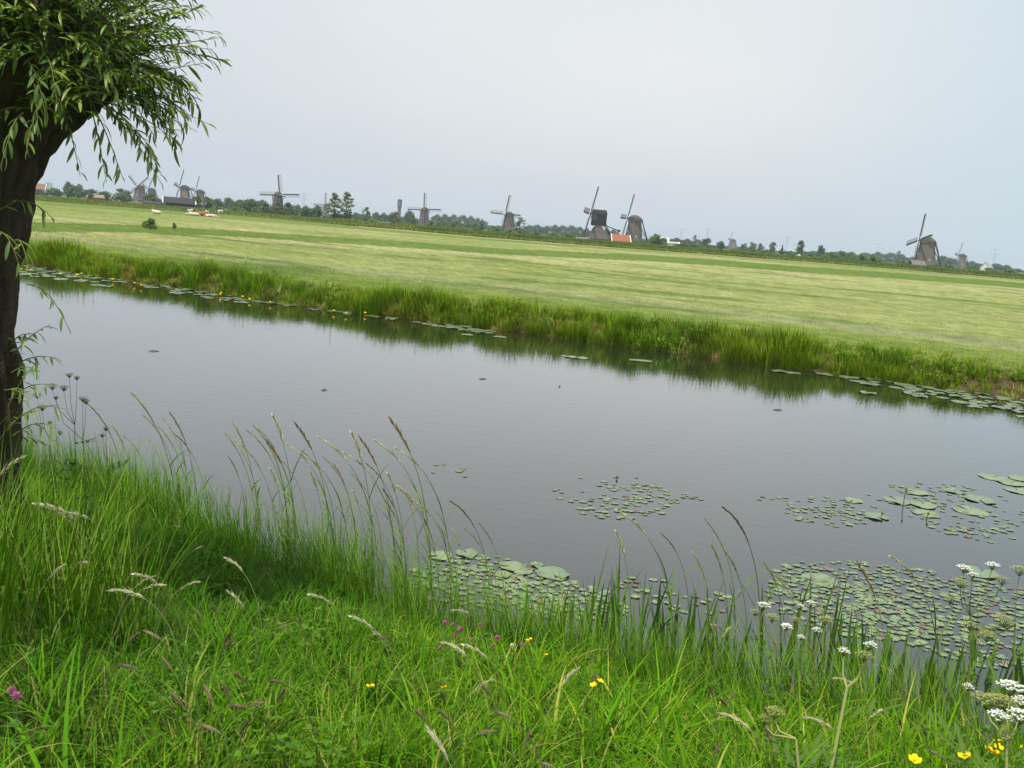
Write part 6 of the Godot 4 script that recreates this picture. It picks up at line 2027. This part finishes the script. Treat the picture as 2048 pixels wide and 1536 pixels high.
		["bush", Vector3(84.0, 0.7, -542.2), Vector2(1.26, 0.69), "low scrub bush just right of the white sheds", "bush", "scrub along the dyke"],
		["bush", Vector3(91.6, 0.7, -547.1), Vector2(1.42, 0.75), "low scrub bush further right of the white sheds", "bush", "scrub along the dyke"],
		["bush", Vector3(88.4, 0.7, -496.1), Vector2(1.34, 0.76), "low scrub bush just left of the tiny far mill", "bush", "scrub along the dyke"],
		["bush", Vector3(118.9, 0.7, -575.6), Vector2(1.93, 0.61), "low scrub bush just right of the tiny far mill", "bush", "scrub along the dyke"],
		["bush", Vector3(111.0, 0.7, -500.6), Vector2(1.32, 0.74), "low scrub bush just left of the pale column tree", "bush", "scrub along the dyke"],
		["bush", Vector3(121.5, 0.7, -521.4), Vector2(1.39, 0.76), "low scrub bush further left of the pale column tree", "bush", "scrub along the dyke"],
		["bush", Vector3(156.6, 0.7, -596.9), Vector2(1.60, 0.79), "low scrub bush just left of the tallest column tree", "bush", "scrub along the dyke"],
		["bush", Vector3(147.0, 0.7, -537.8), Vector2(1.32, 0.75), "low scrub bush just right of the tallest column tree", "bush", "scrub along the dyke"],
		["bush", Vector3(151.9, 0.7, -523.7), Vector2(1.82, 0.63), "low scrub bush just right of the lone round tree", "bush", "scrub along the dyke"],
		["bush", Vector3(168.5, 0.7, -534.0), Vector2(1.37, 0.73), "low scrub bush just left of the hedge left of the big mill", "bush", "scrub along the dyke"],
		["bush", Vector3(181.8, 0.7, -565.3), Vector2(1.88, 0.66), "low scrub bush further left of the hedge left of the big mill", "bush", "scrub along the dyke"],
		["bush", Vector3(192.5, 0.7, -560.9), Vector2(1.74, 0.78), "low scrub bush just right of the hedge left of the big mill", "bush", "scrub along the dyke"],
		["bush", Vector3(186.5, 0.7, -510.6), Vector2(1.60, 0.76), "low scrub bush just left of the big right-hand mill", "bush", "scrub along the dyke"],
		["bush", Vector3(209.4, 0.7, -554.1), Vector2(1.73, 0.72), "low scrub bush further left of the big right-hand mill", "bush", "scrub along the dyke"],
		["bush", Vector3(212.8, 0.7, -537.4), Vector2(1.60, 0.82), "low scrub bush just right of the big right-hand mill", "bush", "scrub along the dyke"],
		["bush", Vector3(201.1, 0.7, -490.5), Vector2(1.54, 0.73), "low scrub bush just left of the smaller far mill", "bush", "scrub along the dyke"],
		["bush", Vector3(230.0, 0.7, -529.9), Vector2(1.77, 0.80), "low scrub bush just right of the smaller far mill", "bush", "scrub along the dyke"],
		["bush", Vector3(241.7, 0.7, -536.6), Vector2(1.83, 0.77), "low scrub bush just right of the white house", "bush", "scrub along the dyke"],
		["bush", Vector3(256.3, 0.7, -547.4), Vector2(1.77, 0.82), "low scrub bush further right of the white house", "bush", "scrub along the dyke"]]:
		tree(t[0], t[1], t[2], t[3], t[4], t[5])
	# farm buildings
	var dark := Color(0.035, 0.033, 0.032)
	gabled("barn", Vector3(-151.9, 0.7, -455.3), 0.35, 13.0, 7.0, 2.3, 4.6, dark, Color(0.045, 0.047, 0.05), WHITE, "long black barn with grey roof and white gable boards", "barn")
	gabled("shed", Vector3(-158.3, 0.7, -442.5), 0.3, 8.5, 3.0, 1.3, 1.9, dark, Color(0.06, 0.06, 0.06), dark, "low black shed between the bushes left of the barn", "shed")
	gabled("orange_roofed_shed", Vector3(41.5, 0.7, -448.1), 0.12, 7.6, 5.6, 1.2, 4.0, Color(0.05, 0.045, 0.04), Color(0.27, 0.105, 0.06), Color(0.62, 0.60, 0.55), "small shed with a bright orange tiled roof before the mills", "shed")
	gabled("farmhouse", Vector3(-384.1, 0.7, -813.9), 0.3, 14.0, 9.0, 3.5, 8.5, Color(0.45, 0.42, 0.38), Color(0.20, 0.12, 0.09), WHITE, "pale gabled farmhouse half hidden behind the willow trunk", "house", 2)
	gabled("low_shed", Vector3(-197.2, 0.7, -481.1), 0.1, 10.0, 5.0, 1.8, 3.0, Color(0.22, 0.15, 0.11), Color(0.26, 0.18, 0.13), Color(0.3, 0.22, 0.17), "low brown shed in front of the trees left of the mills", "shed")
	gabled("white_shed", Vector3(82.5, 0.7, -614.5), 0.2, 4.5, 4.0, 3.0, 5.0, WHITE, Color(0.5, 0.5, 0.48), WHITE, "taller of two white sheds among the trees", "shed", 1)
	gabled("white_shed", Vector3(88.0, 0.7, -613.7), 0.1, 6.5, 4.0, 2.2, 3.0, WHITE, Color(0.35, 0.35, 0.33), WHITE, "wider flat white shed right of the taller white one", "shed", 1)
	gabled("white_house", Vector3(367.0, 0.7, -821.8), 0.9, 9.0, 8.0, 2.0, 7.5, Color(0.6, 0.6, 0.58), Color(0.30, 0.30, 0.30), WHITE, "white gabled house under the trees at far right", "house", 2)
	gabled("dark_boathouse", Vector3(213.7, 0.7, -517.6), 0.0, 5.5, 3.0, 0.9, 1.3, dark, dark, dark, "low black boathouse between the two right-hand mills", "shed")
	gabled("mill_annex", Vector3(189.8, 0.7, -500.2), 0.25, 6.5, 4.0, 1.4, 3.4, Color(0.13, 0.12, 0.115), Color(0.15, 0.14, 0.13), Color(0.2, 0.19, 0.18), "dark lean-to at the foot of the big right-hand mill", "shed")
	var hall := thing("flat_hall", Vector3(-332.5, 0.7, -836.3), 0.25)
	var hm := Mb.new()
	hm.box(Vector3(0, 2.6, 0), Vector3(15, 5.2, 10), Color(0.42, 0.43, 0.44))
	put("wall", hm.mesh(), M.paint, hall)
	var hr := Mb.new()
	hr.box(Vector3(0, 5.5, 0), Vector3(15.6, 0.6, 10.6), Color(0.68, 0.69, 0.70))
	put("roof", hr.mesh(), M.paint, hall)
	for k in 4: window_at(hall, Vector3(-5.4 + 3.6 * k, 3.6, 5.02), 0.0, 2.6, 1.4)
	tag(hall, "pale flat-roofed hall rising behind the trees at left", "building")
	var block := thing("apartment_block", Vector3(-1044.4, 0.7, -2271.4), 0.3)
	var bm := Mb.new()
	bm.box(Vector3(0, 11.5, 0), Vector3(14, 23, 12), Color(0.26, 0.33, 0.40))
	bm.box(Vector3(0, 24.0, 0), Vector3(6, 2.0, 5), Color(0.28, 0.34, 0.40))
	put("wall", bm.mesh(), M.paint, block)
	for y in 7:
		for x in 4:
			window_at(block, Vector3(-5.0 + 3.3 * x, 2.4 + 3.0 * y, 6.02), 0.0, 2.2, 1.5)
	tag(block, "distant blue-grey apartment block above the treetops at far left", "building")
	# water tower: slim brick shaft with a wider head
	var wt := thing("water_tower", Vector3(-156.8, 0.7, -1290.5))
	var wm := Mb.new()
	shell(wm, [ring(12, 2.3, 0), ring(12, 2.0, 17.5), ring(12, 2.0, 18)], Color(0.10, 0.075, 0.07), 0.03)
	put("shaft", wm.mesh(), M.paint, wt)
	var wh := Mb.new()
	shell(wh, [ring(12, 2.0, 17.9), ring(12, 2.7, 19.5), ring(12, 2.75, 27.0)], Color(0.11, 0.08, 0.075), 0.03)
	put("tank", wh.mesh(), M.paint, wt)
	var wr := Mb.new()
	shell(wr, [ring(12, 3.0, 26.9), ring(12, 3.0, 28.2), ring(12, 0.2, 28.9)], Color(0.09, 0.085, 0.085), 0.03)
	put("cornice", wr.mesh(), M.paint, wt)
	for y in [6.0, 12.0, 23.0]:
		window_at(wt, Vector3(0, y, 2.2 if y < 20.0 else 2.75), 0.0, 0.9, 1.6)
	tag(wt, "slim brick water tower with a wider head left of a mill", "water tower")
	for t in [
		[Vector3(-481.1, 0.7, -2249.1), 44, "faint pylon right of the dark cross-sailed mill"],
		[Vector3(519.3, 0.7, -2954.7), 52, "faint pylon top above the trees left of the tiny mill"],
		[Vector3(587.5, 0.7, -2327.0), 36, "faint pylon between the column trees"],
		[Vector3(965.5, 0.7, -2840.4), 46, "faint pylon behind the wood left of the big mill"],
		[Vector3(1071.7, 0.7, -2368.8), 48, "faint pylon at far right above the wood"],
		[Vector3(477.0, 0.7, -3164.3), 48, "faintest pylon above the white sheds"]]:
		pylon(t[0], t[1], t[2])
	# cattle
	var cream := func(_p): return Color(0.52, 0.47, 0.40)
	var brown := func(p): return Color(0.23, 0.125, 0.06) if p.y > 0.12 and p.x < 0.95 else Color(0.5, 0.36, 0.24)
	var lying := [[Vector3(-0.75, 0.42, 0), 0.36, Vector3(0.45, 0.45, 0), 0.40], [Vector3(0.45, 0.5, 0), 0.30, Vector3(0.95, 0.82, 0), 0.17], [Vector3(0.95, 0.86, 0), 0.16, Vector3(1.32, 0.70, 0), 0.09], [Vector3(0.5, 0.2, 0.22), 0.12, Vector3(0.85, 0.08, 0.3), 0.08], [Vector3(0.85, 0.08, 0.3), 0.08, Vector3(0.5, 0.06, 0.36), 0.06], [Vector3(-0.6, 0.3, 0.3), 0.2, Vector3(-0.2, 0.1, 0.5), 0.1], [Vector3(-0.2, 0.1, 0.5), 0.09, Vector3(-0.65, 0.06, 0.55), 0.06], [Vector3(0.95, 0.95, 0.1), 0.05, Vector3(0.93, 0.98, 0.26), 0.03], [Vector3(0.95, 0.95, -0.1), 0.05, Vector3(0.93, 0.98, -0.26), 0.03], [Vector3(-1.05, 0.5, 0.0), 0.04, Vector3(-1.2, 0.1, 0.1), 0.03]]
	var stretched := [[Vector3(-0.9, 0.26, 0), 0.27, Vector3(0.5, 0.28, 0), 0.29], [Vector3(0.5, 0.3, 0), 0.2, Vector3(1.05, 0.18, 0), 0.13], [Vector3(1.05, 0.2, 0), 0.13, Vector3(1.42, 0.12, 0.05), 0.08], [Vector3(0.4, 0.14, 0.2), 0.1, Vector3(0.8, 0.06, 0.6), 0.06], [Vector3(-0.7, 0.16, 0.2), 0.14, Vector3(-0.4, 0.07, 0.75), 0.06], [Vector3(1.08, 0.3, 0.08), 0.04, Vector3(1.06, 0.36, 0.2), 0.03], [Vector3(-1.15, 0.3, 0), 0.04, Vector3(-1.4, 0.06, 0.1), 0.03]]
	var stand := [[Vector3(-0.6, 1.0, 0), 0.36, Vector3(0.55, 1.02, 0), 0.38], [Vector3(0.5, 1.15, 0), 0.26, Vector3(1.05, 0.95, 0), 0.16], [Vector3(1.05, 0.95, 0), 0.15, Vector3(1.35, 0.62, 0), 0.09], [Vector3(0.5, 0.8, 0.2), 0.15, Vector3(0.52, 0.05, 0.2), 0.07], [Vector3(0.5, 0.8, -0.2), 0.15, Vector3(0.42, 0.05, -0.2), 0.07], [Vector3(-0.65, 0.9, 0.2), 0.2, Vector3(-0.78, 0.5, 0.2), 0.09], [Vector3(-0.78, 0.5, 0.2), 0.09, Vector3(-0.7, 0.05, 0.2), 0.07], [Vector3(-0.65, 0.9, -0.2), 0.2, Vector3(-0.72, 0.5, -0.2), 0.09], [Vector3(-0.72, 0.5, -0.2), 0.09, Vector3(-0.62, 0.05, -0.2), 0.07], [Vector3(-0.95, 1.15, 0), 0.05, Vector3(-1.05, 0.5, 0), 0.03], [Vector3(1.05, 1.08, 0.1), 0.05, Vector3(1.02, 1.1, 0.26), 0.03], [Vector3(1.05, 1.08, -0.1), 0.05, Vector3(1.02, 1.1, -0.26), 0.03]]
	var cm := {"lying": [creature(lying, 0.06, 0.05, cream), creature(lying, 0.06, 0.05, brown)], "flat": [creature(stretched, 0.06, 0.04, cream)], "stand": [creature(stand, 0.06, 0.045, cream)]}
	for t in [
		[Vector3(-63.6, 0.7, -179.0), "lying", 0, 2.90, 0.82, "cream cow lying alone on the field, left of the others"],
		[Vector3(-65.6, 0.7, -204.8), "flat", 0, 3.00, 1.15, "cream cow stretched out left of the brown one"],
		[Vector3(-64.2, 0.7, -206.2), "lying", 1, 0.20, 1.05, "brown cow lying between two cream ones"],
		[Vector3(-61.9, 0.7, -204.8), "flat", 0, 0.10, 1.00, "cream cow stretched out right of the brown one"],
		[Vector3(-92.1, 0.7, -285.5), "lying", 0, 1.20, 0.90, "small white cow lying close before the barn"],
		[Vector3(-87.9, 0.7, -286.8), "lying", 0, 2.20, 0.85, "small white cow lying beyond the brown one"],
		[Vector3(-84.5, 0.7, -287.9), "stand", 0, 1.00, 0.90, "white cow standing right of the barn trees"],
		[Vector3(18.2, 0.7, -379.6), "lying", 0, 2.60, 0.85, "white animal lying left of the footbridge"],
		[Vector3(-34.7, 0.7, -338.2), "lying", 0, 2.00, 0.70, "left of two white animals before the level-sailed mill"],
		[Vector3(-34.0, 0.7, -340.3), "lying", 0, 1.00, 0.55, "right of two white animals before the level-sailed mill"]]:
		var o := put("cow", cm[t[1]][t[2]], M.hide)
		o.transform = Transform3D(Basis(Vector3.UP, t[3]).scaled(Vector3.ONE * t[4]), t[0])
		tag(o, t[5], "cow", "cattle resting on the field")
	# a white footbridge with rails, and a field gate
	var br := thing("footbridge", Vector3(23.7, 0.7, -429.3), 0.1)
	var deck := Mb.new()
	deck.box(Vector3(0, 0.35, 0), Vector3(4.2, 0.12, 1.2), Color(0.4, 0.38, 0.34))
	put("deck", deck.mesh(), M.paint, br)
	for z in [-0.6, 0.6]:
		var rl := Mb.new()
		rl.box(Vector3(0, 1.35, z), Vector3(4.2, 0.12, 0.1), WHITE)
		rl.box(Vector3(0, 0.9, z), Vector3(4.2, 0.1, 0.08), WHITE)
		put("rail", rl.mesh(), M.paint, br)
		for x in 4:
			var ps := Mb.new()
			ps.box(Vector3(-1.95 + 1.3 * x, 0.85, z), Vector3(0.13, 1.3, 0.13), WHITE)
			put("post", ps.mesh(), M.paint, br)
	tag(br, "white railed footbridge in front of the black post mill", "bridge")
	var gt := thing("field_gate", Vector3(-44.2, 0.7, -327.0), 0.2)
	for y in 3:
		var gb := Mb.new()
		gb.box(Vector3(0, 0.5 + 0.42 * y, 0), Vector3(3.4, 0.12, 0.07), Color(0.45, 0.45, 0.43))
		put("bar", gb.mesh(), M.paint, gt)
	for x in [-1.75, 1.75]:
		var gp := Mb.new()
		gp.box(Vector3(x, 0.75, 0), Vector3(0.2, 1.6, 0.2), Color(0.3, 0.28, 0.25))
		put("post", gp.mesh(), M.paint, gt)
	tag(gt, "grey field gate at the end of the field left of centre", "gate")
	# birds
	for t in [
		[Vector3(24.3, 2.7, -91.8), 2.4, 1.1, "black and white bird gliding low over the field at right"],
		[Vector3(96.1, 20.0, -241.6), 1.0, 1.0, "tiny dark bird high in the sky at right"],
		[Vector3(97.3, 20.6, -262.6), 0.4, 1.0, "tiny dark bird in the sky left of the other one"]]:
		var o := thing("bird", t[0], t[1])
		o.scale = Vector3.ONE * t[2]
		var bb := [[Vector3(-0.12, 0, 0), 0.05, Vector3(0.1, 0.01, 0), 0.06], [Vector3(0.1, 0.02, 0), 0.04, Vector3(0.19, 0.04, 0), 0.035], [Vector3(0.2, 0.04, 0), 0.015, Vector3(0.29, 0.03, 0), 0.008], [Vector3(-0.12, 0, 0), 0.035, Vector3(-0.25, 0, 0), 0.02]]
		put("body", creature(bb, 0.02, 0.015, func(p): return Color(0.7, 0.7, 0.68) if p.y < 0.02 else Color(0.04, 0.04, 0.04)), M.hide, o)
		for s in [-1.0, 1.0]:
			var wm2 := Mb.new()
			wm2.box(Vector3(0.0, 0.06, 0.13 * s), Vector3(0.16, 0.015, 0.2), Color(0.55, 0.55, 0.53), Basis(Vector3(1, 0, 0), -0.5 * s))
			wm2.box(Vector3(-0.03, 0.14, 0.31 * s), Vector3(0.11, 0.012, 0.22), Color(0.05, 0.05, 0.05), Basis(Vector3(1, 0, 0), -0.3 * s))
			put("wing", wm2.mesh(), M.hide, o)
		tag(o, t[3], "bird")

func build_far_wood() -> void:
	# woods too far off to tell one tree from the next
	rng.seed = 66
	for k in 2:
		var w := []
		var t := []
		for q in 210:
			var tt := R(-0.62, 0.75)
			var d := R(950.0, 2300.0)
			var tall := 0.45 + 0.5 * clampf(nz2.get_noise_1d(tt * 420.0) * 1.6 + 0.4, 0.0, 1.0)
			if tt < -0.2: tall *= 1.15
			var v := Vector3(tt, 0, -1).normalized() * d
			v.y = FIELD - 0.5
			w.append(Transform3D(Basis(Vector3.UP, R(0, TAU)).scaled(Vector3(1.9, 0.95 * tall * sqrt(d / 1100.0), 1.9)), v))
			t.append(Color(1, 1, 1) * R(0.8, 1.25))
		tag(scatter("distant_wood", tree_kind["dome" if k == 0 else "round"][0], M.leaf_far, w, t), "hazy woods along the horizon behind the mills" if k == 0 else "hazy round-topped woods along the horizon behind the mills", "trees")
